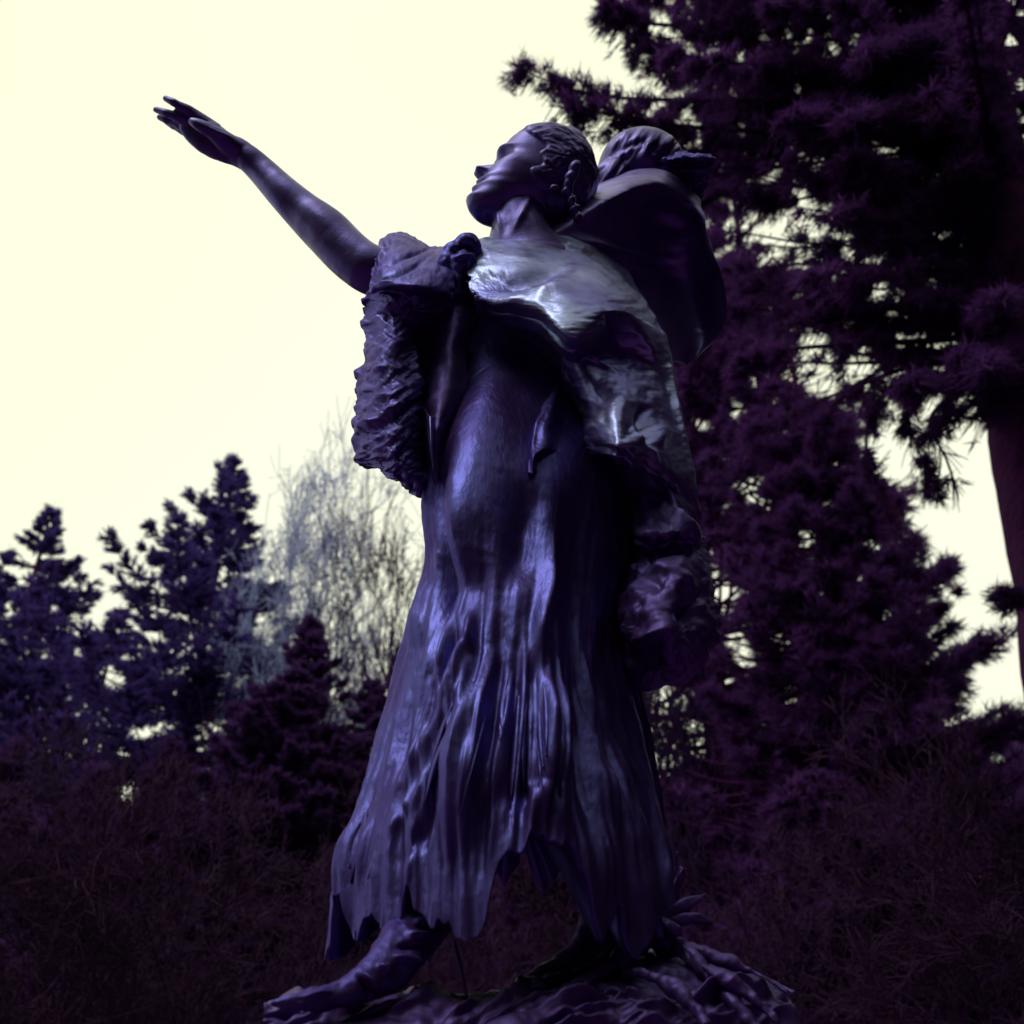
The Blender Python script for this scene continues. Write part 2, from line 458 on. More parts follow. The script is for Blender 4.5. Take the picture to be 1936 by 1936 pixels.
# ---- ear
def blob(cx, cy, Y, rx, ry, rd, rot=0.0, m=24):
    """ellipsoid at a photo position; rx, ry px, rd metres"""
    c = W(cx, cy, Y); d = c[1]*cp+(c[2]-CAMZ)*sp; k = d/F
    th = np.linspace(0, np.pi, m); ph = np.linspace(0, 2*np.pi, 2*m, endpoint=False)
    a = np.sin(th)[:, None]*np.cos(ph); b = np.cos(th)[:, None]+0*ph; e = np.sin(th)[:, None]*np.sin(ph)
    x = a*rx*k; y = b*ry*k; z = e*rd
    xr = x*math.cos(rot)-y*math.sin(rot); yr = x*math.sin(rot)+y*math.cos(rot)
    r = np.array([1, 0, 0]); u_ = np.array([0, -sp, cp]); f_ = np.array([0, cp, sp])
    V = c+xr[..., None]*r+yr[..., None]*u_-z[..., None]*f_
    o = mesh_np('blob', V, gridfaces(m, 2*m, wrapm=True)); cap(o, m, 2*m)
    return o

pieces = [head]
# ---- neck and the trunk under the clothes
pieces.append(tube('neck', [(1004, 350, 2.34, 52), (986, 400, 2.30, 50), (984, 440, 2.30, 58), (995, 500, 2.34, 95), (1000, 560, 2.36, 105)], n=40, m=48))
pieces.append(tube('shoulders', [(700, 505, 2.26, 40), (760, 515, 2.29, 42), (860, 530, 2.36, 45), (1000, 530, 2.40, 50), (1100, 540, 2.46, 40)], n=40, m=40))
# ---- raised arm
pieces.append(tube('arm', [(745, 528, 2.27, 44), (703, 511, 2.26, 47), (678, 496, 2.26, 46), (654, 476, 2.26, 45.5), (620, 441, 2.26, 45), (596, 420, 2.26, 42),
                          (574, 401, 2.26, 38), (536, 365, 2.25, 32.5), (497, 325, 2.25, 27.5), (470, 300, 2.24, 25), (452, 289, 2.24, 25)], n=90, m=48, flat=0.85))
# ---- palm
pieces.append(tube('palm', [(468, 299, 2.24, 25, .8), (448, 287, 2.235, 27, .7), (426, 279, 2.23, 28, .55), (405, 267, 2.225, 31, .45), (388, 257, 2.22, 31, .4), (366, 243, 2.215, 26, .36), (350, 232, 2.21, 18, .4)], n=50, m=40))
pieces.append(tube('heel', [(440, 293, 2.25, 15, .8), (412, 288, 2.25, 15, .8), (394, 282, 2.25, 13, .8), (370, 264, 2.25, 11, .8)], n=24, m=24))
# ---- five fingers, unequal and bent (palm down, seen from below)
fingers = [
    [(408, 250, 2.222, 17), (382, 231, 2.205, 15.5), (361, 212, 2.185, 10.5), (352, 207, 2.178, 10.2), (335, 197.5, 2.168, 7.8), (328, 193.5, 2.164, 7.8), (311, 185, 2.165, 5.6)],          # index, lifted and parted
    [(400, 258, 2.225, 17), (375, 241, 2.218, 14.5), (350, 226, 2.200, 11.5), (341, 223, 2.196, 10.8), (321, 216, 2.190, 8.2), (313, 213.5, 2.190, 8.0), (293, 206.5, 2.196, 5.4)],         # middle
    [(400, 264, 2.232, 16), (373, 249, 2.232, 14), (348, 237, 2.226, 11.5), (339, 233, 2.224, 11.5), (322, 227, 2.222, 8.8), (314, 225, 2.222, 8.6), (300, 221, 2.226, 5.4)],            # ring
    [(402, 272, 2.245, 15), (378, 262, 2.252, 12), (356, 251, 2.252, 9.6), (348, 247, 2.252, 9.6), (334, 240, 2.252, 7.6), (326, 236.5, 2.254, 7.2), (312, 229, 2.258, 4.6)],            # little
    [(452, 287, 2.232, 21), (432, 272, 2.210, 20), (412, 257, 2.188, 16.5), (396, 247, 2.176, 13.2), (388, 242.5, 2.172, 13), (372, 234, 2.166, 10.5), (360, 228, 2.166, 6.5)],  # thumb along the palm
]
for fg in fingers: pieces.append(tube('finger', fg, n=30, m=20))
skin_strokes = [([(938, 385), (943, 415), (948, 455)], 4, .006), ([(1012, 350), (992, 395), (962, 450)], 7, .007), ([(962, 380), (956, 450)], 9, -.004),
                ([(920, 395), (935, 440)], 5, -.004), ([(446, 262), (410, 250), (372, 230)], 4, .004),
                ([(640, 440), (560, 370)], 14, .003), ([(600, 470), (520, 370)], 10, -.002)]
body = union('body', pieces, M_skin, ST, voxel=0.0036, smoothing=3)
relief(body, lambda co, no: stroke_disp(co, skin_strokes)+0.0012*fbm(co*14, 5, 3))

# ---- hair
X, Y, Z = head_grid(200, 240)
line = 0.06+0.30*smooth(.50, .82, Z)+0.03*np.sin(Z*40)          # hairline as a forward limit
mask = smooth(0.05, -0.03, X-line)*smooth(.16, .34, Z+0.10*smooth(0, -.25, X))
flow = np.arctan2(Z-.55, X+.05)
strand = 0.75*(0.020*fbm(np.stack([X*3.6, Y*3.6, Z*3.6], -1), 8, 3)+0.010*fbm(np.stack([np.hypot(X, Z-.5)*26, flow*3.2, Y*4], -1), 9, 3)
          + 0.004*fbm(np.stack([np.hypot(X, Z-.5)*70, flow*6, Y*7], -1), 19, 2))
off = -0.035+mask*(0.052+strand)+0.034*np.exp(-((X-.33)/.05)**2-((Z-.80)/.06)**2)*smooth(.2, .0, np.abs(Y))
rad = np.sqrt(X**2+Y**2+(Z-.55)**2)+1e-6
s_ = 1+off/rad
hairv = head_world(X*s_, Y*s_, .55+(Z-.55)*s_)
hair = mesh_np('hair', hairv, gridfaces(*X.shape, wrapm=True), M_skin, ST); cap(hair, 0, 0)
for f_ in hair.data.polygons: f_.use_smooth = True
# braid coils by the ear, earring
br = []
for i, (x, y, r) in enumerate([(1086, 318, 13), (1080, 334, 13), (1075, 348, 12), (1072, 362, 11), (1080, 380, 10), (1086, 396, 10), (1092, 412, 9)]):
    br.append(blob(x, y, 2.175+0.01*i, r*1.25, r*0.85, .022, rot=0.6 if i % 2 else 1.1, m=14))
union('braid', br, M_skin, ST, 0.004, 2)
er = blob(1048, 356, 2.185, 9, 7.5, .014, m=12); er.name = 'earring'; er.data.name = 'earring'; er.data.materials.append(M_skin); er.parent = ST
for p_ in er.data.polygons: p_.use_smooth = True

# ---- dress: horizontal rings, silhouette pixels left / right at centre depth Yc, front and back depth
rings = [  # py,  left, right, Yfront, Yc, Yback
    (520, 800, 1130, 2.32, 2.40, 2.52), (560, 760, 1170, 2.29, 2.38, 2.58), (600, 745, 1195, 2.28, 2.37, 2.60), (680, 770, 1205, 2.27, 2.36, 2.62),
    (760, 800, 1205, 2.24, 2.36, 2.62), (840, 828, 1205, 2.18, 2.36, 2.62), (920, 842, 1210, 2.13, 2.36, 2.63), (1000, 830, 1210, 2.09, 2.36, 2.64),
    (1100, 804, 1208, 2.06, 2.36, 2.66), (1200, 782, 1205, 2.04, 2.36, 2.68), (1300, 756, 1208, 2.02, 2.36, 2.70),
    (1400, 733, 1222, 2.00, 2.36, 2.72), (1500, 706, 1238, 1.98, 2.36, 2.74), (1600, 676, 1254, 1.96, 2.36, 2.76), (1690, 645, 1268, 1.95, 2.36, 2.78), (1765, 632, 1282, 1.94, 2.36, 2.79), (1855, 622, 1290, 1.935, 2.36, 2.79)]
RN, RM = 520, 560
R = cr1(np.array(rings, float), RN)
zc = W(np.full(RN, 968), R[:, 0], R[:, 4])[:, 2]
dd = R[:, 4]*cp+(zc-CAMZ)*sp
xl = (R[:, 1]-968)/F*dd; xr = (R[:, 2]-968)/F*dd
th = np.linspace(0, 2*np.pi, RM, endpoint=False)
cx = (xl+xr)/2; hx = (xr-xl)/2
ct, st = np.cos(th)[None], np.sin(th)[None]      # st<0: towards the camera
e_ = 0.92
PX = cx[:, None]+hx[:, None]*np.sign(ct)*np.abs(ct)**e_
PY = R[:, 4][:, None]+np.where(st < 0, (R[:, 4]-R[:, 3])[:, None]*np.sign(st)*np.abs(st)**e_, (R[:, 5]-R[:, 4])[:, None]*np.abs(st)**e_)
PZ = np.broadcast_to(zc[:, None], PX.shape).copy()
D = np.stack([PX, PY, PZ], -1)
D[..., 1] += np.where(st < 0, .09*smooth(985, 1280, proj(D)[0])*smooth(0, .25, -st), 0)
# uneven hem: rises in the middle front, falls at the left flank
vpx, vpy = proj(D)
t_ = (np.arange(RN)/(RN-1))[:, None]
front = smooth(0.2, -0.5, st)
hem = 0.02*np.sin(th*9+1)+0.012*np.sin(th*23)+0.05*fbm(np.stack([np.cos(th)*9, np.sin(th)*9, 0*th], -1), 5, 3)+0.10*(1-front)+front*(0.12*np.exp(-((vpx-1035)/75)**2)+.03)
D[..., 2] += smooth(0.62, 1.0, t_)**2*(hem+.22*smooth(0, .5, st))
N, fc = normals(D, wrap=True)
sg = np.sign(np.median(fc[:, (th > np.pi*1.3) & (th < np.pi*1.7)]))
N = N*sg; fc = fc*sg
dress_strokes = [
    ([(960, 640), (935, 760), (905, 900), (885, 1040), (880, 1120)], 60, .075),
    ([(880, 1120), (868, 1300), (862, 1500), (830, 1640)], 42, .045),
    ([(1095, 800), (1100, 1000), (1110, 1250), (1110, 1500), (1120, 1650)], 44, -.045),
    ([(1170, 1000), (1170, 1300), (1200, 1600)], 30, -.02),
    ([(1000, 900), (985, 1010), (975, 1130)], 34, -.035),
    ([(1056, 990), (1042, 1100), (1020, 1190), (1006, 1290)], 15, .026),
    ([(1025, 1260), (1035, 1400), (1030, 1600)], 26, .035),
    ([(880, 845), (858, 900), (838, 985), (812, 1090)], 7, .020),
    ([(900, 860), (868, 960), (850, 1100), (845, 1200)], 11, -.030),
    ([(820, 1040), (800, 1150), (790, 1230)], 20, .022),
    ([(842, 860), (838, 930)], 5, .014),
    ([(870, 1150), (860, 1260), (840, 1340)], 8, -.028), ([(895, 1150), (893, 1250)], 7, .020),
    ([(945, 690), (905, 730), (880, 780)], 5, -.003),
    
    ([(720, 1520), (800, 1420), (860, 1340)], 12, .010),
    ([(700, 1600), (780, 1510), (830, 1440)], 10, .008), ([(740, 1640), (800, 1560), (840, 1470)], 14, -.014),
]
r_ = random.Random(23)
for k in range(26):       # long drapery folds from hip to hem
    f = (k+r_.random())/26; xa = 800+f*400; xb = 655+f*610
    ya = r_.uniform(900, 1300); yb = r_.uniform(1500, 1790)
    X = lambda y: xa+(xb-xa)*((y-1000)/700.0)
    pts = [(X(y)+r_.uniform(-6, 6), y) for y in np.linspace(ya, yb, 5)]
    dress_strokes.append((pts, r_.uniform(5, 13), (1 if k % 2 else -1)*r_.uniform(.005, .012)))
r_ = random.Random(11)
for k in range(90):      # fine fringed pleats that fan out to the hem
    f = r_.random(); x0 = 800+f*270+r_.uniform(-12, 12); y0 = r_.uniform(1180, 1420)
    x1 = 690+f*380+r_.uniform(-25, 25)
    L = r_.uniform(140, 340); sl = (x1-x0)/480.0
    pts = [(x0, y0), (x0+sl*L*0.5+r_.uniform(-5, 5), y0+L*0.5), (x0+sl*L, y0+L)]
    dress_strokes.append((pts, r_.uniform(3.5, 8), r_.choice([1, -1])*r_.uniform(.002, .009)))
for k in range(26):
    x0 = r_.uniform(1110, 1210); y0 = r_.uniform(1150, 1500); L = r_.uniform(120, 260)
    dress_strokes.append(([(x0, y0), (x0+8, y0+L/2), (x0+25, y0+L)], r_.uniform(4, 8), r_.choice([1, -1])*r_.uniform(.003, .008)))
h = stroke_disp(D, dress_strokes)
h = h*smooth(-0.15, 0.25, fc)
q = D.copy(); q[..., 2] *= 0.22
h += 0.010*fbm(q*13, 21, 3)*smooth(.3, .7, t_)+0.0014*fbm(D*22, 31, 3)
ang = th[None]+0.6*vnoise(np.stack([np.cos(th)[None]+0*t_, np.sin(th)[None]+0*t_, t_*3+0*th[None]], -1), 3)
thw = th[None]+0*t_+.35*(D[..., 2]-2.2)*smooth(np.pi*1.6, np.pi*1.1, th)[None]
ph_ = lambda a, b, sd_: fbm(np.stack([np.cos(thw)*a, np.sin(thw)*a, D[..., 2]*b], -1), sd_, 2)
h += smooth(.38, .85, t_)*(0.015*ph_(5.5, 1.3, 61)+0.009*ph_(13, 2.2, 62)+0.0045*ph_(32, 4.5, 63))     # drapery folds all round
D = D+N*h[..., None]
topc = D[0].mean(0); botc = D[-1].mean(0)+np.array([0, 0, .25])
V = np.concatenate([D.reshape(-1, 3), (D[-1]*0.93+D[-1].mean(0)*0.07)+np.array([0, 0, .0]), (D[-1]*0.5+botc*0.5)*1.0])
fD = gridfaces(RN, RM, wrapm=True, flip=(sg < 0))
fin = gridfaces(3, RM, wrapm=True, off=(RN-1)*RM, flip=(sg < 0))
dress = mesh_np('dress', V, np.concatenate([fD, fin]), M_cloth, ST)

# ---- hide mantle across the chest, bulging over the folded left arm
mantle_rows = [
    [(898, 452, 2.30), (943, 442, 2.30), (988, 423, 2.33), (1042, 404, 2.38), (1115, 445, 2.46), (1190, 514, 2.50)],
    [(896, 470, 2.22), (955, 462, 2.20), (1015, 458, 2.21), (1080, 466, 2.24), (1145, 500, 2.30), (1205, 545, 2.42)],
    [(892, 500, 2.17), (955, 505, 2.11), (1015, 508, 2.08), (1085, 518, 2.08), (1155, 545, 2.13), (1228, 580, 2.34)],
    [(890, 535, 2.14), (952, 545, 2.07), (1015, 552, 2.02), (1090, 565, 1.99), (1165, 585, 2.05), (1250, 618, 2.30)],
    [(895, 563, 2.13), (955, 571, 2.06), (1018, 580, 1.995), (1085, 628, 1.965), (1172, 588, 2.05), (1262, 640, 2.28)],
    [(902, 586, 2.17), (958, 592, 2.10), (1024, 604, 2.035), (1088, 648, 1.995), (1182, 612, 2.10), (1276, 700, 2.27)],
    [(930, 600, 2.27), (975, 610, 2.20), (1036, 632, 2.13), (1098, 674, 2.08), (1190, 672, 2.18), (1284, 750, 2.26)],
    [(985, 625, 2.36), (1020, 650, 2.30), (1060, 690, 2.20), (1112, 740, 2.10), (1185, 750, 2.08), (1292, 800, 2.24)],
    [(1050, 690, 2.34), (1070, 720, 2.28), (1092, 750, 2.20), (1122, 785, 2.08), (1185, 800, 2.01), (1303, 850, 2.24)],
    [(1085, 760, 2.33), (1100, 790, 2.24), (1110, 810, 2.15), (1128, 830, 2.05), (1185, 845, 1.975), (1313, 890, 2.24)],
    [(1095, 800, 2.33), (1105, 820, 2.25), (1115, 840, 2.15), (1135, 852, 2.08), (1185, 866, 2.02), (1320, 930, 2.24)],
    [(1110, 830, 2.36), (1120, 840, 2.28), (1128, 850, 2.2), (1142, 862, 2.16), (1195, 880, 2.13), (1324, 960, 2.25)]]
mantle_strokes = [
    ([(960, 548), (1010, 530), (1060, 525)], 10, -.010),
    ([(980, 440), (1060, 462), (1120, 480), (1180, 530)], 5, -.012), ([(1040, 430), (1110, 455), (1180, 505)], 7, .008),
    ([(890, 535), (960, 530), (1040, 505), (1100, 500)], 15, -.030), ([(895, 560), (950, 572), (1010, 556)], 9, .012), ([(900, 520), (960, 512)], 9, -.012), ([(1000, 575), (1040, 545), (1090, 540)], 12, .012),
    ([(1190, 800), (1215, 840), (1250, 880)], 5, .012), ([(1205, 760), (1215, 800), (1240, 860)], 12, -.022),
    ([(1180, 730), (1165, 780), (1160, 840)], 16, .016), ([(1250, 790), (1240, 860)], 18, .014),
    ([(1230, 600), (1262, 670), (1278, 750), (1300, 850), (1318, 930)], 4, .005), ([(1218, 600), (1250, 680), (1268, 760), (1290, 860)], 9, -.005),
    ([(1080, 640), (1110, 670), (1145, 700), (1175, 715)], 4, .012), ([(1070, 640), (1078, 680), (1088, 705)], 5, .014),
    ([(1130, 560), (1170, 640), (1180, 700)], 10, -.008)]
def mantle_disp(P, u, v):
    px, py = proj(P)
    q = np.stack([px/90, py/34, 0*px], -1)
    return smooth(1.0, .86, v)*(0.0032*fbm(q, 3, 3)+0.0012*fbm(np.stack([px/30-py/60, py/9, 0*px], -1), 5, 2)+0.007*fbm(np.stack([px/45, py/45, 0*px], -1), 77, 3)*smooth(.45, .7, u))
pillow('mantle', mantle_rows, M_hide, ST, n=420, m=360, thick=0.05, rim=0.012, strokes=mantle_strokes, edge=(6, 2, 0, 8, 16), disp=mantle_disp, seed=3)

# knot of the mantle on the breast bone
kn = [blob(880, 462, 2.19, 27, 19, .055, .5), blob(860, 478, 2.19, 22, 22, .05), blob(893, 470, 2.20, 18, 24, .05), blob(846, 500, 2.19, 20, 30, .045, -.3), blob(870, 505, 2.18, 20, 36, .045, -.15), blob(890, 505, 2.20, 14, 30, .04, .1), blob(862, 540, 2.19, 20, 30, .035)]
ko = union('mantle_knot', kn, M_cloth, ST, .004, 14)
relief(ko, lambda co, no: 0.004*fbm(co*30, 12, 3)+stroke_disp(co, [([(848, 480), (876, 470), (902, 474)], 4, -.012), ([(850, 492), (876, 484), (900, 486)], 4, .010), ([(856, 505), (858, 530), (866, 560)], 5, -.010), ([(878, 500), (880, 530), (876, 555)], 4, -.008)]))

# ---- the bundle that carries the child
bundle_rows = [
    [(985, 440, 2.44), (1045, 402, 2.52), (1100, 362, 2.58), (1150, 334, 2.62), (1205, 313, 2.64), (1255, 311, 2.66), (1296, 334, 2.68), (1318, 362, 2.66)],
    [(990, 444, 2.36), (1048, 408, 2.38), (1103, 369, 2.42), (1153, 341, 2.44), (1206, 320, 2.46), (1256, 319, 2.48), (1296, 342, 2.54), (1322, 376, 2.56)],
    [(996, 452, 2.30), (1055, 426, 2.28), (1110, 393, 2.29), (1160, 369, 2.30), (1210, 352, 2.33), (1258, 350, 2.38), (1300, 374, 2.48), (1331, 405, 2.50)],
    [(1008, 458, 2.28), (1070, 446, 2.28), (1125, 430, 2.33), (1175, 414, 2.40), (1225, 405, 2.51), (1268, 405, 2.54), (1310, 425, 2.55), (1344, 445, 2.52)],
    [(1030, 466, 2.29), (1095, 470, 2.32), (1148, 470, 2.40), (1198, 472, 2.49), (1242, 470, 2.58), (1285, 470, 2.60), (1325, 482, 2.58), (1358, 492, 2.53)],
    [(1100, 480, 2.38), (1140, 494, 2.43), (1180, 512, 2.52), (1220, 525, 2.59), (1262, 530, 2.64), (1300, 532, 2.65), (1340, 535, 2.61), (1371, 537, 2.56)],
    [(1180, 540, 2.43), (1200, 556, 2.49), (1225, 572, 2.56), (1255, 585, 2.63), (1285, 590, 2.67), (1318, 592, 2.68), (1350, 592, 2.64), (1374, 588, 2.60)],
    [(1230, 600, 2.46), (1245, 615, 2.52), (1262, 628, 2.58), (1282, 640, 2.64), (1302, 645, 2.68), (1325, 644, 2.69), (1345, 638, 2.67), (1359, 630, 2.65)],
    [(1262, 670, 2.5), (1268, 676, 2.56), (1276, 682, 2.6), (1286, 686, 2.65), (1297, 688, 2.69), (1308, 684, 2.70), (1316, 678, 2.70), (1322, 672, 2.70)]]
pillow('bundle', bundle_rows, M_wrap, ST, n=220, m=220, thick=0.16, rim=0.012,
       strokes=[([(1090, 450), (1190, 475), (1300, 495)], 6, .010), ([(1100, 470), (1200, 490), (1290, 510)], 7, -.006), ([(1060, 430), (1150, 440), (1240, 470)], 16, -.010),
                ([(1330, 400), (1345, 460), (1368, 540)], 9, .008), ([(1120, 500), (1240, 560)], 9, -.008)],
       disp=lambda P, u, v: 0.004*fbm(np.stack([P[..., 0]*7+P[..., 2]*5, P[..., 2]*14, P[..., 1]*4], -1), 51, 3), back=(0, 1, .5), seed=9)
# child's head, its hair and the rim of the hood
bb = [blob(1214, 322, 2.56, 84, 80, .13, .1), blob(1160, 345, 2.54, 40, 46, .09), blob(1262, 330, 2.60, 44, 48, .1)]
ch = union('child_head', bb, M_skin, ST, .005, 8)
def child_relief(co, no):
    px, py = proj(co)
    return 0.007*fbm(np.stack([px/16+py/30, py/50, 0*px], -1), 14, 3)+stroke_disp(co, [([(1150, 300), (1195, 272), (1240, 262)], 7, -.008), ([(1228, 258), (1222, 285), (1205, 310)], 6, .010), ([(1240, 265), (1238, 300)], 9, -.008), ([(1195, 272), (1185, 300)], 6, .007)])
relief(ch, child_relief)
rim_rows = [
    [(1225, 306, 2.50), (1262, 296, 2.48), (1285, 288, 2.48), (1310, 288, 2.48), (1332, 291, 2.48), (1349, 297, 2.48)],
    [(1228, 310, 2.48), (1265, 302, 2.44), (1288, 295, 2.42), (1312, 296, 2.41), (1334, 299, 2.42), (1353, 302, 2.44)],
    [(1232, 318, 2.50), (1268, 314, 2.48), (1292, 312, 2.47), (1314, 314, 2.47), (1330, 318, 2.48), (1343, 318, 2.5)],
    [(1240, 328, 2.56), (1272, 330, 2.54), (1296, 334, 2.54), (1312, 342, 2.54), (1324, 346, 2.55), (1334, 344, 2.56)],
    [(1255, 340, 2.6), (1280, 348, 2.58), (1300, 360, 2.57), (1312, 370, 2.56), (1322, 374, 2.56), (1330, 370, 2.58)]]
pillow('hood_rim', rim_rows, M_cloth, ST, n=80, m=120, thick=.06, rim=.01, edge=(0, 5, 3, 3, 9),
       disp=lambda P, u, v: 0.008*fbm(P*38, 61, 3), seed=15)

# ---- ragged sleeve cloak hanging from the raised arm
sleeve_rows = [
    [(706, 462, 2.34), (722, 448, 2.38), (746, 437, 2.42), (785, 450, 2.44), (822, 469, 2.46), (872, 455, 2.44)],
    [(708, 470, 2.27), (728, 460, 2.27), (752, 452, 2.29), (790, 464, 2.31), (826, 478, 2.32), (872, 466, 2.30)],
    [(702, 496, 2.20), (728, 486, 2.17), (760, 482, 2.16), (796, 488, 2.17), (832, 494, 2.19), (868, 488, 2.21)],
    [(697, 522, 2.17), (722, 514, 2.11), (756, 510, 2.08), (796, 512, 2.08), (830, 516, 2.11), (864, 518, 2.16)],
    [(693, 546, 2.16), (718, 540, 2.09), (752, 536, 2.04), (792, 540, 2.03), (826, 550, 2.07), (858, 560, 2.15)],
    [(689, 566, 2.19), (714, 560, 2.13), (746, 556, 2.10), (786, 562, 2.10), (818, 580, 2.14), (846, 600, 2.22)],
    [(688, 620, 2.23), (712, 622, 2.14), (740, 624, 2.11), (768, 628, 2.13), (788, 632, 2.18), (806, 640, 2.27)],
    [(682, 690, 2.24), (708, 694, 2.13), (738, 698, 2.09), (766, 700, 2.11), (788, 700, 2.17), (803, 700, 2.28)],
    [(674, 760, 2.25), (704, 764, 2.13), (738, 768, 2.08), (768, 772, 2.10), (793, 775, 2.16), (810, 780, 2.28)],
    [(665, 812, 2.25), (700, 820, 2.13), (738, 828, 2.08), (772, 838, 2.10), (800, 845, 2.16), (820, 850, 2.28)],
    [(670, 862, 2.27), (702, 872, 2.16), (740, 885, 2.11), (776, 898, 2.12), (804, 910, 2.18), (824, 915, 2.30)],
    [(690, 884, 2.33), (716, 892, 2.26), (746, 905, 2.22), (778, 922, 2.22), (806, 940, 2.26), (826, 957, 2.33)]]
def sleeve_disp(P, u, v):
    px, py = proj(P)
    low = smooth(.38, .52, u)
    q = np.stack([(px*.8+py*.5)/44, (py+px*.55)/30, 0*px], -1)
    low = low*smooth(0, .10, v)*smooth(1, .9, v)+low*.25
    return low*0.010*fbm(q*.8, 5, 4)+0.003*fbm(np.stack([px/22, py/22, 0*px], -1), 7, 3)+low*0.003*fbm(np.stack([px/20, (py-px*.4)/12, 0*px], -1), 17, 2)
pillow('sleeve', sleeve_rows, M_sleeve, ST, n=380, m=220, thick=0.09, rim=0.014, edge=(11, 4, 3, 6, 22), disp=sleeve_disp, seed=5,
       strokes=[([(708, 545), (730, 527), (780, 505), (818, 482)], 4, -.012), ([(705, 510), (745, 495), (790, 478), (820, 470)], 3.5, -.010), ([(712, 500), (722, 480), (742, 462)], 3.5, .008),
                ([(720, 462), (742, 455)], 6, -.014), ([(700, 560), (715, 540), (750, 530)], 4, .010), ([(710, 566), (722, 556), (745, 566), (748, 590)], 5, .012), ([(705, 585), (730, 600)], 7, -.014),
                ([(765, 560), (775, 585), (760, 600)], 6, .010), ([(735, 575), (755, 590)], 7, -.012),
                ([(680, 725), (705, 705), (740, 690)], 5, .010), ([(675, 815), (700, 800), (735, 800)], 7, .012), ([(745, 845), (740, 870)], 10, .012),
                ([(786, 620), (782, 690), (795, 760)], 4, .010)])
# hanging inner lapel behind the sleeve and the bright fold beside it
pillow('lapel', [[(760, 530, 2.24), (850, 530, 2.22), (925, 540, 2.26)], [(750, 600, 2.26), (850, 595, 2.19), (905, 600, 2.24)], [(755, 660, 2.28), (842, 660, 2.17), (882, 660, 2.22)], [(765, 730, 2.28), (832, 730, 2.14), (884, 720, 2.19)],
                 [(775, 790, 2.27), (824, 795, 2.12), (868, 782, 2.18)], [(790, 850, 2.26), (820, 858, 2.13), (850, 850, 2.18)], [(815, 930, 2.26), (826, 935, 2.16), (838, 930, 2.18)]], M_dark, ST, n=120, m=60, thick=.03, edge=(2, 2, 0, 0, 20),
       disp=lambda P, u, v: .005*fbm(P*14, 91, 3), strokes=[([(804, 780), (814, 820), (818, 865)], 3, .008)])
pillow('lapel_fold', [[(803, 772, 2.13), (812, 786, 2.09), (822, 788, 2.10)], [(807, 800, 2.13), (813, 812, 2.08), (821, 810, 2.10)], [(811, 840, 2.12), (815, 846, 2.08), (819, 842, 2.10)], [(818, 885, 2.13), (820, 888, 2.11), (822, 886, 2.12)]],
       M_hide, ST, n=50, m=24, thick=.012, rim=.006)

# ---- torn strips and hanging end of the mantle on the right
pillow('mantle_skirt', [
    [(1120, 800, 2.30), (1160, 830, 2.20), (1210, 850, 2.16), (1260, 870, 2.18), (1318, 900, 2.26)],
    [(1120, 860, 2.34), (1160, 880, 2.24), (1210, 890, 2.18), (1262, 905, 2.18), (1322, 930, 2.26)],
    [(1150, 910, 2.36), (1180, 920, 2.26), (1220, 925, 2.20), (1270, 935, 2.19), (1324, 960, 2.26)],
    [(1170, 960, 2.36), (1196, 965, 2.26), (1228, 968, 2.18), (1276, 975, 2.17), (1326, 990, 2.25)],
    [(1178, 1000, 2.34), (1204, 1008, 2.24), (1236, 1012, 2.15), (1284, 1008, 2.13), (1328, 1014, 2.22)],
    [(1190, 1020, 2.38), (1212, 1026, 2.30), (1240, 1028, 2.24), (1286, 1022, 2.22), (1334, 1024, 2.27)]],
    M_dark, ST, n=200, m=200, thick=.05, edge=(4, 2, 0, 16, 14), seed=22,
    disp=lambda P, u, v: .012*fbm(np.stack([P[..., 0]*18+P[..., 2]*7, P[..., 2]*11, P[..., 1]*5], -1), 31, 3),
    strokes=[([(1255, 960), (1290, 990), (1328, 1020)], 6, .018), ([(1235, 890), (1262, 940), (1290, 1000)], 6, .012), ([(1190, 1000), (1225, 1010), (1250, 1000)], 8, .012), ([(1150, 845), (1165, 858)], 9, .012)])
pillow('hide_tail', [
    [(1195, 1020, 2.36), (1240, 1015, 2.24), (1290, 1012, 2.20), (1334, 1030, 2.28)],
    [(1180, 1060, 2.32), (1230, 1055, 2.18), (1290, 1055, 2.14), (1342, 1070, 2.26)],
    [(1160, 1110, 2.32), (1215, 1105, 2.17), (1285, 1105, 2.13), (1352, 1120, 2.26)],
    [(1146, 1150, 2.32), (1210, 1152, 2.15), (1285, 1155, 2.11), (1362, 1165, 2.26)],
    [(1160, 1185, 2.32), (1220, 1190, 2.14), (1290, 1195, 2.11), (1364, 1195, 2.27)],
    [(1172, 1225, 2.32), (1225, 1235, 2.16), (1285, 1240, 2.14), (1348, 1232, 2.28)],
    [(1178, 1260, 2.34), (1225, 1270, 2.22), (1275, 1272, 2.20), (1326, 1262, 2.30)],
    [(1190, 1282, 2.40), (1228, 1290, 2.34), (1268, 1292, 2.33), (1305, 1280, 2.36)]],
    M_dark, ST, n=240, m=220, thick=.08, edge=(9, 8, 0, 5, 18), seed=33,
    disp=lambda P, u, v: smooth(1, .78, v)*smooth(0, .15, v)*(.022*fbm(P*11, 41, 3)+.005*fbm(P*30, 44, 2)),
    strokes=[([(1195, 1225), (1240, 1200), (1280, 1185)], 10, .014), ([(1340, 1120), (1310, 1140), (1325, 1180)], 14, -.025)])
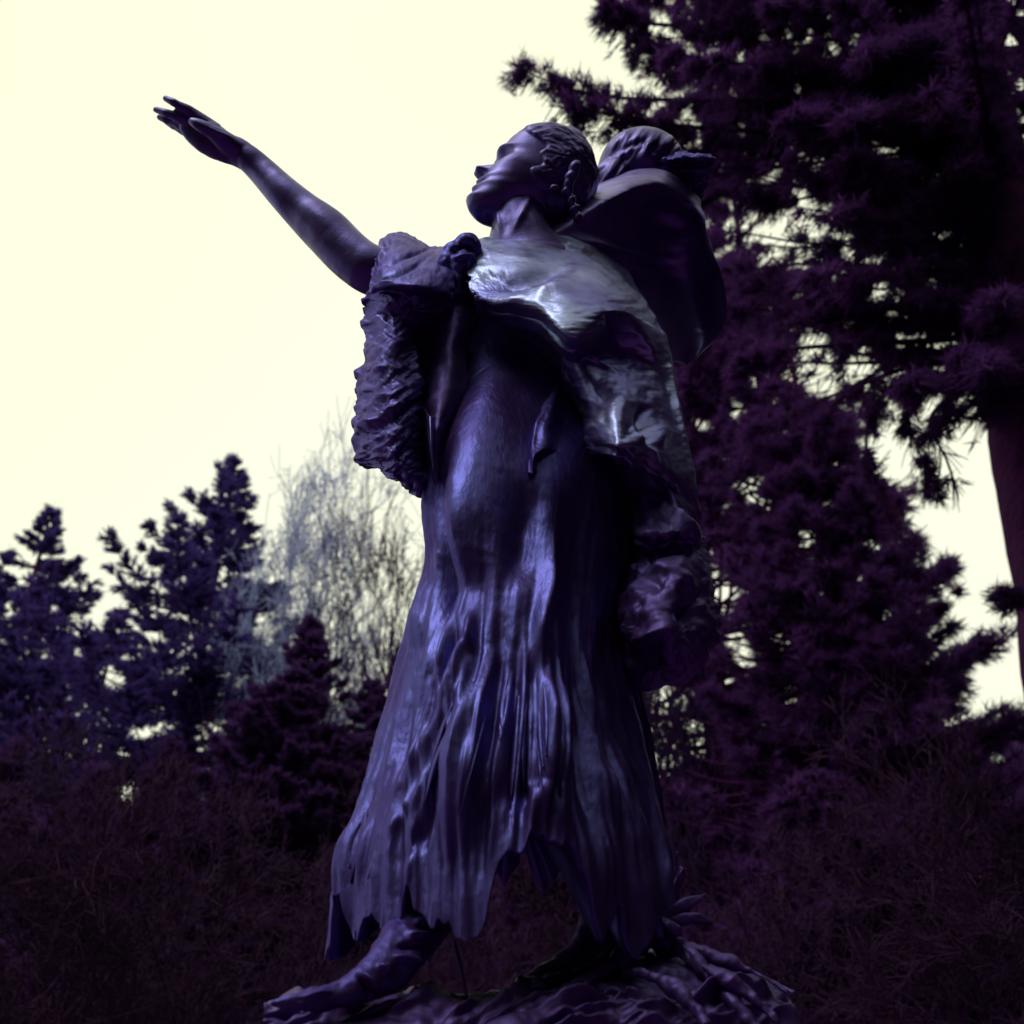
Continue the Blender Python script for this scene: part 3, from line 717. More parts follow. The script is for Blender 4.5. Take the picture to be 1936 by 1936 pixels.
# ---- strands of fringe over the skirt: each one a strip
def strand(pts, w0, seed):
    G = cr1(np.array(pts, float), 14)
    t = np.linspace(0, 1, 14)
    wv = w0*(0.75+0.5*np.sin(t*2.6))*(1-0.75*smooth(.75, 1, t))
    rows = [[(g[0]-a, g[1], g[2]+.012), (g[0]-a*.3, g[1]+1, g[2]), (g[0]+a*.4, g[1]+1, g[2]+.002), (g[0]+a, g[1], g[2]+.014)] for g, a in zip(G, wv)]
    return rows
def dressY(px, py):
    """depth of the finished dress front at a photo position"""
    m = (np.abs(DX-px) < 7) & (np.abs(DY-py) < 9)
    return float(np.percentile(DYY[m], 30)) if m.any() else 2.0
sel = fc > 0.1
DX, DY = proj(D); DX = DX[sel]; DY = DY[sel]; DYY = D[..., 1][sel]
def sY(x, y, d): return (x, y, dressY(x, y)-d)
pillow('sash_end', [[sY(1046, 735, .01), sY(1056, 728, .035), sY(1066, 738, .01)], [sY(1026, 770, .01), sY(1044, 768, .04), sY(1060, 778, .01)], [sY(1010, 802, .015), sY(1032, 808, .045), sY(1054, 815, .01)],
                    [sY(1006, 835, .015), sY(1030, 842, .035), sY(1050, 848, .01)], [sY(1002, 860, .015), sY(1010, 862, .035), sY(1018, 858, .015)], [sY(1000, 892, .015), sY(1008, 895, .02), sY(1015, 890, .01)]],
       M_cloth, ST, n=110, m=40, thick=.015, rim=.02, edge=(1.5, 2, 0, 2, 10), disp=lambda P, u, v: .002*fbm(P*30, 66, 3), strokes=[([(1050, 740), (1022, 790), (1010, 830), (1005, 880)], 4, .005)])
r_ = random.Random(5)
fr_list = [([(1040, 1550), (1038, 1600), (1030, 1650)], 15), ([(1068, 1570), (1072, 1630), (1080, 1700)], 16), ([(1092, 1570), (1096, 1630), (1092, 1690)], 10)]
for k in range(14):
    f = r_.random(); x0 = 860+f*180; y0 = r_.uniform(1260, 1520); L = r_.uniform(110, 220); sl = (-0.42+0.50*f)
    fr_list.append(([(x0, y0), (x0+sl*L*.5+r_.uniform(-6, 6), y0+L*.5), (x0+sl*L, y0+L)], r_.uniform(4, 8)))
for k in range(7):
    x0 = r_.uniform(670, 740); y0 = r_.uniform(1500, 1600); L = r_.uniform(90, 170)
    fr_list.append(([(x0, y0), (x0-12, y0+L*.5), (x0-32, y0+L)], r_.uniform(4, 8)))
for k, (pts, w0) in enumerate(fr_list):
    P3 = [(x, y, dressY(x, min(y, 1655))+.002) for x, y in pts]
    if max(p[2] for p in P3)-min(p[2] for p in P3) > .12: continue
    P3[-1] = (P3[-1][0], P3[-1][1], P3[-1][2]-.006)
    pillow('fringe_strand', strand(P3, w0, k), M_cloth, ST, n=40, m=9, thick=.006, rim=.004, disp=lambda P, u, v: .0012*fbm(P*25, 3+k, 2))

# ---- legs and moccasins
def boot_disp(V): return .0045*fbm(V*22, 71, 3)
tube('moccasin', [(905, 1500, 2.26, 50), (872, 1600, 2.18, 56), (835, 1690, 2.17, 58), (790, 1752, 2.07, 54), (758, 1800, 2.00, 50), (722, 1838, 1.965, 44), (672, 1868, 1.94, 34), (610, 1888, 1.91, 24), (560, 1896, 1.89, 17), (515, 1899, 1.88, 9)],
     M_cloth, ST, n=220, m=120, flat=0.9, disp=boot_disp,
     strokes=[([(745, 1785), (790, 1790), (840, 1810)], 5, -.012), ([(765, 1762), (810, 1768), (850, 1765)], 5, .012), ([(780, 1735), (820, 1740), (880, 1725)], 5, .012), ([(775, 1748), (820, 1752), (860, 1742)], 4, -.010),
              ([(738, 1805), (780, 1812), (815, 1835)], 5, .010), ([(680, 1835), (700, 1860), (720, 1880)], 5, .014), ([(672, 1838), (690, 1866), (705, 1890)], 4, -.012), ([(790, 1712), (850, 1690), (930, 1665)], 6, .016), ([(790, 1725), (850, 1708)], 6, -.012),
              ([(560, 1885), (640, 1870)], 5, .004), ([(715, 1815), (740, 1850)], 6, .010)])
tube('moccasin', [(1190, 1560, 2.46, 62), (1185, 1660, 2.44, 62), (1160, 1730, 2.42, 56), (1130, 1790, 2.40, 50), (1085, 1835, 2.36, 42), (1020, 1868, 2.30, 34), (975, 1885, 2.26, 20)],
     M_dark, ST, n=120, m=60, disp=boot_disp)
tube('lace', [(860, 1780, 2.02, 2.5), (872, 1830, 2.02, 3), (882, 1885, 2.03, 3)], M_cloth, ST, n=20, m=8)

# ---- ground swell of the bronze: rock and knotted roots under the feet
rock_rows = [
    [(500, 1898, 2.10), (600, 1896, 2.2), (700, 1885, 2.35), (780, 1882, 2.45), (880, 1893, 2.5), (960, 1880, 2.55), (1050, 1850, 2.62), (1160, 1826, 2.65), (1260, 1800, 2.7), (1380, 1830, 2.7), (1500, 1875, 2.7)],
    [(500, 1900, 1.96), (600, 1893, 1.98), (700, 1882, 2.02), (780, 1880, 2.05), (880, 1892, 2.08), (960, 1882, 2.12), (1050, 1852, 2.18), (1160, 1828, 2.22), (1260, 1812, 2.26), (1380, 1838, 2.3), (1500, 1882, 2.34)],
    [(498, 1925, 1.93), (600, 1918, 1.93), (700, 1915, 1.95), (780, 1912, 1.96), (880, 1918, 1.97), (960, 1912, 2.00), (1050, 1888, 2.05), (1160, 1866, 2.10), (1260, 1860, 2.14), (1380, 1882, 2.18), (1510, 1915, 2.22)],
    [(490, 1990, 1.92), (600, 1990, 1.90), (700, 1990, 1.90), (780, 1990, 1.91), (880, 1990, 1.92), (960, 1980, 1.94), (1050, 1960, 1.98), (1160, 1950, 2.02), (1260, 1950, 2.05), (1380, 1960, 2.08), (1520, 1985, 2.12)],
    [(485, 2120, 1.9), (600, 2120, 1.9), (700, 2120, 1.9), (780, 2120, 1.9), (880, 2120, 1.9), (960, 2120, 1.9), (1050, 2120, 1.93), (1160, 2120, 1.96), (1260, 2120, 1.98), (1380, 2120, 2.0), (1530, 2120, 2.02)],
    [(480, 2220, 1.92), (600, 2220, 1.9), (700, 2220, 1.9), (780, 2220, 1.9), (880, 2220, 1.9), (960, 2220, 1.9), (1050, 2220, 1.93), (1160, 2220, 1.96), (1260, 2220, 1.98), (1380, 2220, 2.0), (1530, 2220, 2.02)]]
r_ = random.Random(9)
rs = []
for k in range(70):
    x0 = r_.uniform(450, 1480); y0 = 1870+r_.uniform(-10, 60); dx = r_.uniform(70, 200)
    c_ = -1 if x0 < 1120 else 1
    rs.append(([(x0, y0+25), (x0+dx*.5, y0-c_*0+5), (x0+dx, y0+(-18 if x0 < 1050 else 22))], r_.uniform(3.5, 8), r_.choice([1, 1, -1])*r_.uniform(.006, .018)))
pillow('rock', rock_rows, M_rock, ST, n=260, m=460, thick=.5, rim=.03, strokes=rs, disp=lambda P, u, v: .012*fbm(P*9, 81, 4)+.004*fbm(P*35, 83, 2), back=(0, 1, .0))
roots = [
    [(940, 1900, 2.06, 16), (1030, 1862, 2.12, 16), (1120, 1830, 2.18, 15), (1200, 1790, 2.22, 17), (1250, 1756, 2.25, 22)],
    [(1245, 1756, 2.24, 20), (1290, 1790, 2.22, 16), (1340, 1850, 2.18, 15), (1400, 1915, 2.12, 15), (1450, 1970, 2.1, 14)],
    [(1300, 1790, 2.23, 12), (1370, 1818, 2.2, 11), (1440, 1845, 2.18, 10), (1500, 1880, 2.16, 8)],
    [(1180, 1838, 2.13, 10), (1230, 1846, 2.1, 12), (1290, 1880, 2.06, 11), (1340, 1940, 2.02, 10)],
    [(1120, 1850, 2.1, 9), (1080, 1880, 2.06, 10), (1000, 1915, 2.02, 11), (930, 1950, 1.98, 10)],
    [(1330, 1830, 2.14, 9), (1400, 1870, 2.12, 9), (1470, 1930, 2.1, 10)],
    [(1225, 1762, 2.22, 12), (1150, 1830, 2.14, 13), (1060, 1880, 2.06, 13), (980, 1930, 2.0, 12)],
    [(1235, 1700, 2.26, 7), (1240, 1730, 2.25, 10), (1250, 1755, 2.24, 14)], [(1262, 1690, 2.26, 7), (1258, 1720, 2.25, 9), (1252, 1752, 2.24, 13)],
    [(1240, 1740, 2.2, 12), (1262, 1750, 2.19, 14), (1280, 1765, 2.2, 12)]]
for rt in roots:
    tube('root', rt, M_rock, ST, n=90, m=36, disp=lambda V: .010*fbm(V*np.array([16, 16, 16]), 95, 3)+.004*fbm(V*50, 96, 2))
# leaf-like ends that spray up from the knot, and the gathered hem above it
for tp_ in ([(1250, 1755, 2.24, 9), (1275, 1728, 2.22, 13), (1302, 1707, 2.21, 12), (1335, 1690, 2.21, 2)], [(1258, 1752, 2.23, 8), (1285, 1742, 2.2, 12), (1318, 1736, 2.19, 10), (1346, 1742, 2.19, 2)]):
    tube('torn_end', tp_, M_rock, ST, n=50, m=24, flat=.35, disp=lambda V: .005*fbm(V*30, 6, 2))
for k, (pts, w0) in enumerate([([(1250, 1745), (1262, 1700), (1292, 1640)], 11), ([(1240, 1745), (1225, 1690), (1205, 1600)], 10),
                               ([(1246, 1745), (1240, 1690), (1236, 1600)], 8), ([(1232, 1750), (1200, 1710), (1180, 1660)], 9), ([(1248, 1745), (1270, 1670), (1280, 1610)], 7), ([(1246, 1745), (1245, 1690), (1256, 1625)], 8)]):
    P3 = [(x, y, 2.23+.01*(k % 3)) for x, y in pts]
    pillow('torn_end', strand(P3, w0, k), M_rock, ST, n=50, m=12, thick=.01, rim=.006, disp=lambda P, u, v: .004*fbm(P*40, 13+k, 2))
adopt(ST)

def pinholes(x, y):
    """small openings scattered through the upper crowns"""
    a_ = vnoise(np.stack([x/21, y/21, 0*x], -1), 301); b_ = vnoise(np.stack([x/80, y/80, 0*x], -1), 302)
    return .95*smooth(.26, .50, a_+.35*b_)*smooth(1150, 1000, y)

# ================================================================== TREES
def tris_to_mesh(name, T, mat, parent):
    T = np.asarray(T, np.float32).reshape(-1, 3, 3)
    v = T.reshape(-1, 3); f = np.arange(len(v), dtype=np.int32).reshape(-1, 3)
    o = mesh_np(name, v, f, mat, parent, shade=False)
    o['kind'] = 'stuff'
    return o

def poly_tubes(name, paths, mat, parent, m=5):
    V = []; Fq = []; off = 0
    for P in paths:
        P = np.asarray(P, float); c = P[:, :3]; r = P[:, 3]; n = len(P)
        T = np.gradient(c, axis=0); T /= np.linalg.norm(T, axis=1, keepdims=True)+1e-9
        a = np.array([0, 0, 1.0]) if abs(T[0, 2]) < .8 else np.array([1.0, 0, 0])
        A = np.cross(T, a); A /= np.linalg.norm(A, axis=1, keepdims=True)+1e-9
        B = np.cross(T, A)
        th = np.linspace(0, 2*np.pi, m, endpoint=False)
        q = c[:, None]+(A[:, None]*np.cos(th)[None, :, None]+B[:, None]*np.sin(th)[None, :, None])*r[:, None, None]
        V.append(q.reshape(-1, 3)); Fq.append(gridfaces(n, m, wrapm=True, off=off)); off += n*m
    o = mesh_np(name, np.concatenate(V), np.concatenate(Fq), mat, parent)
    if len(paths) > 1: o['kind'] = 'stuff'
    return o

def sprays(P, Dn, size, k, rg, wid=0.22, spread=0.9):
    """k slim needle-cluster faces leaving each point P roughly along Dn"""
    n = len(P)
    P = np.repeat(P, k, 0); Dn = np.repeat(Dn, k, 0); size = np.repeat(size, k)*rg.uniform(.6, 1.25, n*k)
    d = Dn+rg.normal(0, spread*.6, (n*k, 3)); d /= np.linalg.norm(d, axis=1, keepdims=True)+1e-9
    s = np.cross(d, rg.normal(0, 1, (n*k, 3))); s /= np.linalg.norm(s, axis=1, keepdims=True)+1e-9
    b = P+rg.normal(0, .12, (n*k, 3))*size[:, None]
    w_ = size[:, None]*wid
    return np.stack([b-s*w_*.5, b+s*w_*.5, b+d*size[:, None]], 1)

gB = []
def conifer(base, H, Rmax, seed, nb, leaf, mat, label, lean=(0, 0), start=.1, k=7, pw=.85, per=14, rise=.25, trunk_r=None, gaps=None, wid=.22, name='conifer', group=None, az=None, keep_frame=True, cat='tree', slope=None, gk=1.0, spread=.9):
    rg = np.random.default_rng(seed); rr = random.Random(seed)
    root = thing(name, label, cat, group, loc=base)
    bx, by, bz = base; tr = trunk_r or H*.014
    tz = np.linspace(0, 1, 16)
    axis = lambda t: np.array([bx+lean[0]*t, by+lean[1]*t, bz+H*t])
    poly_tubes('trunk', [np.array([[*axis(t), tr*(1-t*.93)+.01] for t in tz])], M_bark, root, 12)
    limbs = []; PT = []; DR = []; SZ = []
    for i in range(nb):
        t = start+(1-start)*(1-(1-(i+rr.random())/nb)**1.0)
        t = min(t, .995)
        a = rr.uniform(0, 2*math.pi) if az is None else rr.gauss(az[0], az[1])
        prof = (1-t)**pw if slope is None else min(1.0, slope*H*(1-t)/Rmax)
        L = Rmax*prof*rr.uniform(.6, 1.15)*(1+.28*math.sin(a*2+seed))+(.036*Rmax if slope is None else .04)
        o = axis(t); dh = np.array([math.cos(a), math.sin(a), 0])
        droop = -.30*(1-t)+.35*t+rr.uniform(-.12, .12)
        s = np.linspace(0, 1, 8)
        if slope is not None: droop = -.42+.30*t+rr.uniform(-.12, .12)
        pts = o+dh*(L*s)[:, None]+np.array([0, 0, 1])*(L*(droop*s+rise*s**3))[:, None]
        limbs.append(np.concatenate([pts, (tr*.22*(1-s*.85)*(1-t)**.5+.004)[:, None]], 1))
        nt_ = max(3, int(per*(.35+L/Rmax)))
        q = rg.uniform(.12, 1, nt_)**.75
        c = np.stack([np.interp(q, s, pts[:, j]) for j in range(3)], -1)
        side = np.array([-math.sin(a), math.cos(a), 0])
        sl = L*.34*(1.05-q)*rg.uniform(.3, 1.2, nt_)+leaf*.6
        sgn = rg.choice([-1, 1], nt_)
        tw = dh*.75+side*sgn[:, None]*1.0+np.array([0, 0, 1])*(rg.uniform(-.35, .25, nt_)+(.35 if slope is not None else 0))[:, None]
        tw /= np.linalg.norm(tw, axis=1, keepdims=True)
        steps = 4
        for j in range(steps):
            f = (j+.6)/steps
            PT.append(c+tw*(sl*f)[:, None]); DR.append(tw); SZ.append(leaf*(1.05-.3*f)*np.ones(nt_)*(1 if slope is None else .30+.70*min(1, (1-t)*4.5)))
        PT.append(c); DR.append(np.repeat((dh+np.array([0, 0, rise]))[None], nt_, 0)); SZ.append(np.full(nt_, leaf))
    # leader
    e = np.stack([axis(x) for x in np.linspace(.93, 1.012, 14)]); PT.append(e); DR.append(np.repeat(np.array([[0, 0, 1.0]]), 14, 0)); SZ.append(np.linspace(leaf*.8, leaf*.22, 14))
    PT = np.concatenate(PT); DR = np.concatenate(DR); SZ = np.concatenate(SZ)
    if gaps:
        x, y = proj(PT); dpt = PT[:, 1] > .5
        dens = np.zeros(len(PT))
        for (gx, gy, gr) in gaps:
            dens = np.maximum(dens, np.exp(-((x-gx)**2+(y-gy)**2)/(gr*gk)**2))
        if gaps is gB: dens = np.maximum(dens, pinholes(x, y))
        dens += .35*vnoise(np.stack([x/14, y/14, 0*x], -1), seed)
        kp = ~(dpt & (dens > .42))
        PT, DR, SZ = PT[kp], DR[kp], SZ[kp]
    x, y = proj(PT)
    kp = (x > -150) & (x < 2090) & (y > -150) & (y < 2200) & (PT[:, 1] > 1) | (not keep_frame)
    T = sprays(PT[kp], DR[kp], SZ[kp], k, rg, wid, spread)
    poly_tubes('branches', limbs, M_bark, root, 4)
    if len(T): tris_to_mesh('crown', T, mat, root)
    adopt(root)
    return root

def place(px, tip_py, Y):
    """base on the ground and height of a tree whose tip the photo shows at (px, tip_py)"""
    p = W(px, tip_py, Y); return (float(p[0]), float(p[1]), 0.0), float(p[2])

# far left conifers
gL = [(215, 1285, 30), (150, 1235, 16), (240, 1245, 14), (240, 1510, 34), (275, 1545, 16), (740, 1255, 30), (715, 1390, 18), (500, 1190, 30), (450, 1290, 14), (180, 1190, 14), (100, 1150, 12), (300, 1210, 14), (635, 1310, 22), (645, 1345, 16),
      (225, 1420, 16), (245, 1425, 12), (130, 1320, 12), (290, 1340, 12), (265, 1385, 14), (95, 1430, 12), (620, 1360, 16), (395, 1230, 12), (350, 1100, 10), (480, 1080, 12), (15, 1160, 14), (655, 1450, 12), (60, 1645, 12), (50, 1500, 14), (335, 1310, 10)]
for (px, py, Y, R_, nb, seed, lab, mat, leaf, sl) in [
    (100, 962, 30, 4.4, 230, 3, 'tall spire conifer at the left edge, second highest of the far conifers', M_far_haze, .26, .50),
    (15, 1040, 31, 3.6, 150, 4, 'shorter conifer cut by the left edge of the picture', M_far_haze, .26, .50),
    (447, 866, 27, 4.6, 270, 5, 'tallest pointed conifer left of the statue, standing free against the sky', M_far_haze, .25, .52),
    (228, 1150, 33, 3.6, 130, 6, 'small conifer peak between the two tall conifers on the left', M_far_haze, .34, .55),
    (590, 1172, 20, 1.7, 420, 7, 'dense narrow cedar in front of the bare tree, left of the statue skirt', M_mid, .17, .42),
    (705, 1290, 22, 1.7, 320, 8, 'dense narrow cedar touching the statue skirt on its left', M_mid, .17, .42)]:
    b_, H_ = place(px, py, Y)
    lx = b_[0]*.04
    conifer((b_[0]+lx, b_[1], 0), H_, R_, seed, nb, leaf, mat, lab, lean=(-lx, 0), k=6 if mat is M_far_haze else 9, per=26, start=.2, slope=sl, rise=.38, gaps=gL, wid=.26, spread=.5)
# darker conifers that fill the lower left
for (px, py, Y, R_, nb, seed, lab) in [
    (30, 1400, 19, 3.0, 260, 11, 'low dark conifer in the lower left corner'),
    (190, 1450, 18, 2.8, 260, 12, 'low dark conifer right of the lower left corner one'),
    (330, 1400, 21, 2.8, 260, 13, 'dark conifer below the tallest pointed conifer'),
    (480, 1360, 20, 2.6, 280, 14, 'dark conifer behind the brown bare shrubs'),
    (1040, 1450, 17, 2.6, 300, 16, 'low dark conifer seen between the feet of the statue'),
    (830, 1330, 26, 3.2, 300, 15, 'dark conifer mostly hidden behind the statue skirt')]:
    b_, H_ = place(px, py, Y)
    conifer(b_, H_, R_, seed, nb, .20, M_mid, lab, k=9, per=18, start=.15, slope=.5, rise=.2, gaps=gL)

# big fir on the right: trunk at the right edge, boughs over the top right
gapsR = [(1430, 445, 40), (1470, 438, 36), (1535, 380, 24), (1550, 440, 26), (1465, 330, 20), (1540, 310, 26), (1605, 460, 22), (1650, 495, 16), (1835, 195, 42), (1585, 90, 22), (1350, 90, 16), (1395, 110, 14),
         (1540, 640, 50), (1560, 740, 44), (1700, 590, 36), (1640, 700, 40), (1590, 780, 30), (1660, 550, 20), (1770, 440, 16), (1765, 530, 26), (1620, 830, 46), (1700, 860, 50), (1800, 860, 60), (1760, 760, 26), (1690, 760, 22),
         (1840, 800, 44), (1700, 960, 60), (1930, 580, 20), (1930, 320, 16), (1830, 980, 90), (1470, 620, 26), (1500, 690, 24), (1240, 60, 16), (1180, 90, 26), (1140, 230, 20), (1160, 190, 14)]
TR = thing('fir_tree', 'huge near fir, thick trunk at the right edge and boughs filling the top right', 'tree', loc=(5.6, 9, 0))
rgR = np.random.default_rng(42); rR = random.Random(42)
trunkpts = [W(px, py, 9.0) for px, py in [(2100, 1450), (2022, 1100), (1975, 900), (1940, 700), (1895, 450), (1850, 200), (1815, 0), (1785, -200)]]
tp = np.array([[5.55, 9.0, 0.0]]+[list(p) for p in trunkpts])
tr_r = np.interp(tp[:, 2], [0, 6, 12, 18], [.58, .46, .40, .33])
tp4 = cr1(np.concatenate([tp, tr_r[:, None]], 1), 60)
o = poly_tubes('trunk', [tp4], M_bark, TR, 40)
relief(o, lambda co, no: .02*fbm(co*np.array([9, 9, 1.6]), 4, 3), facing=False)
def near_branch(pts, rad, PT, DR, SZ, limbs, dens=34, leaf=.085, tl=1.0):
    """one bough through photo positions (px, py, Y), hung with drooping twigs"""
    G = cr1(np.array(pts, float), 24); c = W(G[:, 0], G[:, 1], G[:, 2])
    L = np.linalg.norm(np.diff(c, axis=0), axis=1).sum()
    s = np.linspace(0, 1, 24)
    limbs.append(np.concatenate([c, (rad*(1-.9*s)+.004)[:, None]], 1))
    n = int(dens*L)
    q = rgR.uniform(.05, 1, n)**.85
    base = np.stack([np.interp(q, s, c[:, j]) for j in range(3)], -1)
    T = np.gradient(c, axis=0); T /= np.linalg.norm(T, axis=1, keepdims=True)
    t3 = np.stack([np.interp(q, s, T[:, j]) for j in range(3)], -1)
    side = np.cross(t3, np.array([0, 0, 1.0])); side /= np.linalg.norm(side, axis=1, keepdims=True)+1e-9
    sg_ = rgR.choice([-1, 1], n)[:, None]
    tw = t3*.55+side*sg_*rgR.uniform(.3, 1.1, (n, 1))+np.array([0, 0, 1.0])*rgR.uniform(-.75, .1, (n, 1))
    tw /= np.linalg.norm(tw, axis=1, keepdims=True)
    ln = tl*rgR.uniform(.12, .55, n)*(1.15-q*.8)
    for j in range(7):
        f = (j+.5)/7
        p = base+tw*(ln*f)[:, None]+np.array([0, 0, -1.0])*(.25*ln*f*f)[:, None]
        p += rgR.normal(0, .02, p.shape)
        PT.append(p); DR.append(tw); SZ.append(np.full(n, leaf))
    for i in range(0, n, 2):
        limbs.append(np.array([[*base[i], .006], [*(base[i]+tw[i]*ln[i]*.6+np.array([0, 0, -.08*ln[i]])), .005], [*(base[i]+tw[i]*ln[i]+np.array([0, 0, -.25*ln[i]])), .003]]))
PT, DR, SZ, limbs = [], [], [], []
def tx(py): return float(np.interp(py, [-200, 0, 200, 450, 700, 900, 1100], [1785, 1815, 1850, 1895, 1940, 1975, 2022]))
# the boughs one can follow
own = [([(1840, 210, 8.9), (1600, 190, 8.2), (1350, 190, 7.6), (1130, 180, 7.2), (975, 130, 7.0)], .05),
       ([(1840, 240, 8.9), (1550, 250, 8.0), (1300, 240, 7.5), (1150, 215, 7.2), (1040, 200, 7.1)], .05),
       ([(1830, 60, 8.9), (1560, 50, 8.2), (1330, 50, 7.6), (1200, 40, 7.3), (1145, 10, 7.2)], .05),
       ([(1830, 110, 8.9), (1560, 120, 8.2), (1380, 130, 7.7), (1250, 110, 7.5), (1180, 70, 7.4)], .04),
       ([(1820, -60, 8.9), (1560, -60, 8.2), (1340, -40, 7.6), (1210, -10, 7.4)], .04),
       ([(1930, 620, 8.9), (1800, 640, 8.4), (1650, 650, 8.0), (1500, 660, 7.7), (1390, 690, 7.6)], .05),
       ([(1935, 600, 8.9), (1760, 600, 8.3), (1600, 560, 7.9), (1500, 540, 7.8)], .04),
       ([(1950, 720, 8.9), (1850, 720, 8.5), (1760, 790, 8.3), (1790, 870, 8.3), (1812, 935, 8.3)], .03),
       ([(1950, 700, 8.9), (1820, 700, 8.5), (1720, 760, 8.3), (1740, 860, 8.3), (1775, 940, 8.3)], .03),
       ([(1940, 690, 8.9), (1760, 690, 8.4), (1660, 760, 8.2), (1640, 870, 8.2), (1700, 985, 8.2)], .03),
       ([(1940, 660, 8.9), (1700, 700, 8.3), (1580, 760, 8.0), (1540, 820, 8.0)], .03),
       ([(2030, 1120, 8.9), (1960, 1120, 8.6), (1920, 1128, 8.5), (1888, 1122, 8.4)], .015)]
for pts, rad in own: near_branch(pts, rad, PT, DR, SZ, limbs, dens=42, tl=1.0 if rad > .02 else .5)
# the rest of the crown, all round the trunk
for i in range(74):
    py0 = rR.uniform(-330, 640); x0 = tx(max(-200, py0)); c0 = W(x0, py0, 9.0)
    a = rR.uniform(0, 2*math.pi); L = rR.uniform(2.4, 4.6)
    if math.cos(a) > .2 and rR.random() < .35: L *= .8
    if math.cos(a) < -.3: L *= 1.1
    d = np.array([math.cos(a), math.sin(a), 0])
    e = []
    for s_i in (0, .3, .6, 1.0):
        p = c0+d*L*s_i+np.array([0, 0, L*(-.30*s_i+.14*s_i**3)])
        xx, yy = proj(p[None])[0][0], proj(p[None])[1][0]
        e.append((xx, yy, max(p[1], 2.0)))
    if e[-1][0] < 1190 and e[-1][1] < 420: continue
    if e[-1][0] < 1290: continue
    if e[-1][1] > 820: continue
    near_branch(e, .05, PT, DR, SZ, limbs, dens=30, leaf=.09, tl=1.1)
for i in range(165):
    ex = rR.uniform(1150, 1880); ey = rR.uniform(-60, 860)
    if i > 110: ex = rR.uniform(1200, 1720); ey = rR.uniform(-40, 340)
    if ey > 330 and ex < 1310: continue
    if ey > 640+(ex-1400)*.5: continue
    if ey < 330 and ex < 1190 and ey > 90: continue
    py0 = max(-300, ey-rR.uniform(-40, 110)); x0 = tx(max(-200, py0)); Ye = rR.uniform(6.6, 11)
    near_branch([(x0, py0, 9), ((x0*2+ex)/3, py0*.65+ey*.35+rR.uniform(-20, 25), 9*.67+Ye*.33), ((x0+ex*2)/3, py0*.3+ey*.7+rR.uniform(-5, 30), 9*.33+Ye*.67), (ex, ey, Ye)], .04, PT, DR, SZ, limbs, dens=32, leaf=.10, tl=1.1)
PT = np.concatenate(PT); DR = np.concatenate(DR); SZ = np.concatenate(SZ)
x, y = proj(PT)
dens = np.zeros(len(PT))
for gx, gy, gr in gapsR: dens = np.maximum(dens, np.exp(-((x-gx)**2+(y-gy)**2)/gr**2))
dens = np.maximum(dens, pinholes(x, y))
dens += .6*vnoise(np.stack([x/10, y/10, PT[:, 1]*.3], -1), 77)
kp = (dens < .46) & (x > 900) & (x < 2060) & (y > -120) & (y < 1300)
PT, DR, SZ = PT[kp], DR[kp], SZ[kp]
T = sprays(PT, DR, SZ*1.35, 6, rgR, .13, 1.0)
print('near fir tris', len(T))
poly_tubes('branches', limbs, M_bark, TR, 4)
tris_to_mesh('crown', T, M_near, TR)
adopt(TR)

# conifers behind on the right
gB = [(1420, 930, 26), (1455, 960, 20), (1375, 960, 18), (1560, 955, 14), (1360, 1130, 44), (1395, 1200, 26), (1410, 1250, 26), (1480, 1205, 24), (1500, 1310, 24), (1545, 1115, 16), (1620, 1100, 14), (1265, 1330, 40), (1300, 1400, 44), (1240, 1440, 34), (1380, 1290, 20),
      (1340, 1390, 30), (1360, 1450, 36), (1400, 1500, 28), (1410, 1530, 30), (1300, 1560, 34), (1380, 1545, 30), (1265, 1600, 24), (1330, 1640, 34), (1360, 1680, 30), (1450, 1380, 18), (1310, 1460, 30), (1230, 1390, 30), (1440, 1460, 24),
      (1450, 440, 60), (1540, 400, 60), (1550, 680, 70), (1700, 860, 60)]
for (px, py, Y, R_, nb, seed, lab, mat, pw, leaf) in [
    (1480, 585, 15, 4.0, 760, 21, 'broad dense conifer below the fir boughs, its ragged flank sloping down to the right', M_near, .95, .20),
    (1380, 330, 17, 2.3, 560, 22, 'dark conifer right behind the carried child, seen over the bundle', M_near, .55, .26),
    (1240, 250, 19, 3.2, 460, 23, 'dark conifer hidden behind the statue body, showing at the neck', M_near, .62, .27),
    (2020, 1500, 14, 2.2, 300, 24, 'low conifer cut by the right edge of the picture', M_near, .75, .18)]:
    b_, H_ = place(px, py, Y)
    conifer(b_, H_, R_, seed, nb, leaf, mat, lab, k=8, per=22, start=.08, pw=pw, slope=.25 if seed == 21 else None, rise=.3, gaps=gB, gk=1.35, wid=.13)
for (px, py, Y, R_, nb, seed, lab) in [
    (1560, 1500, 11, 2.0, 330, 31, 'low dark conifer to the right of the knotted bronze roots'),
    (1750, 1560, 12, 2.2, 330, 32, 'low dark conifer in the lower right'),
    (1900, 1640, 11, 2.0, 280, 33, 'lowest dark conifer in the lower right corner')]:
    b_, H_ = place(px, py, Y)
    conifer(b_, H_, R_, seed, nb, .15, M_near, lab, k=9, per=20, start=.1, pw=.6, rise=.2)
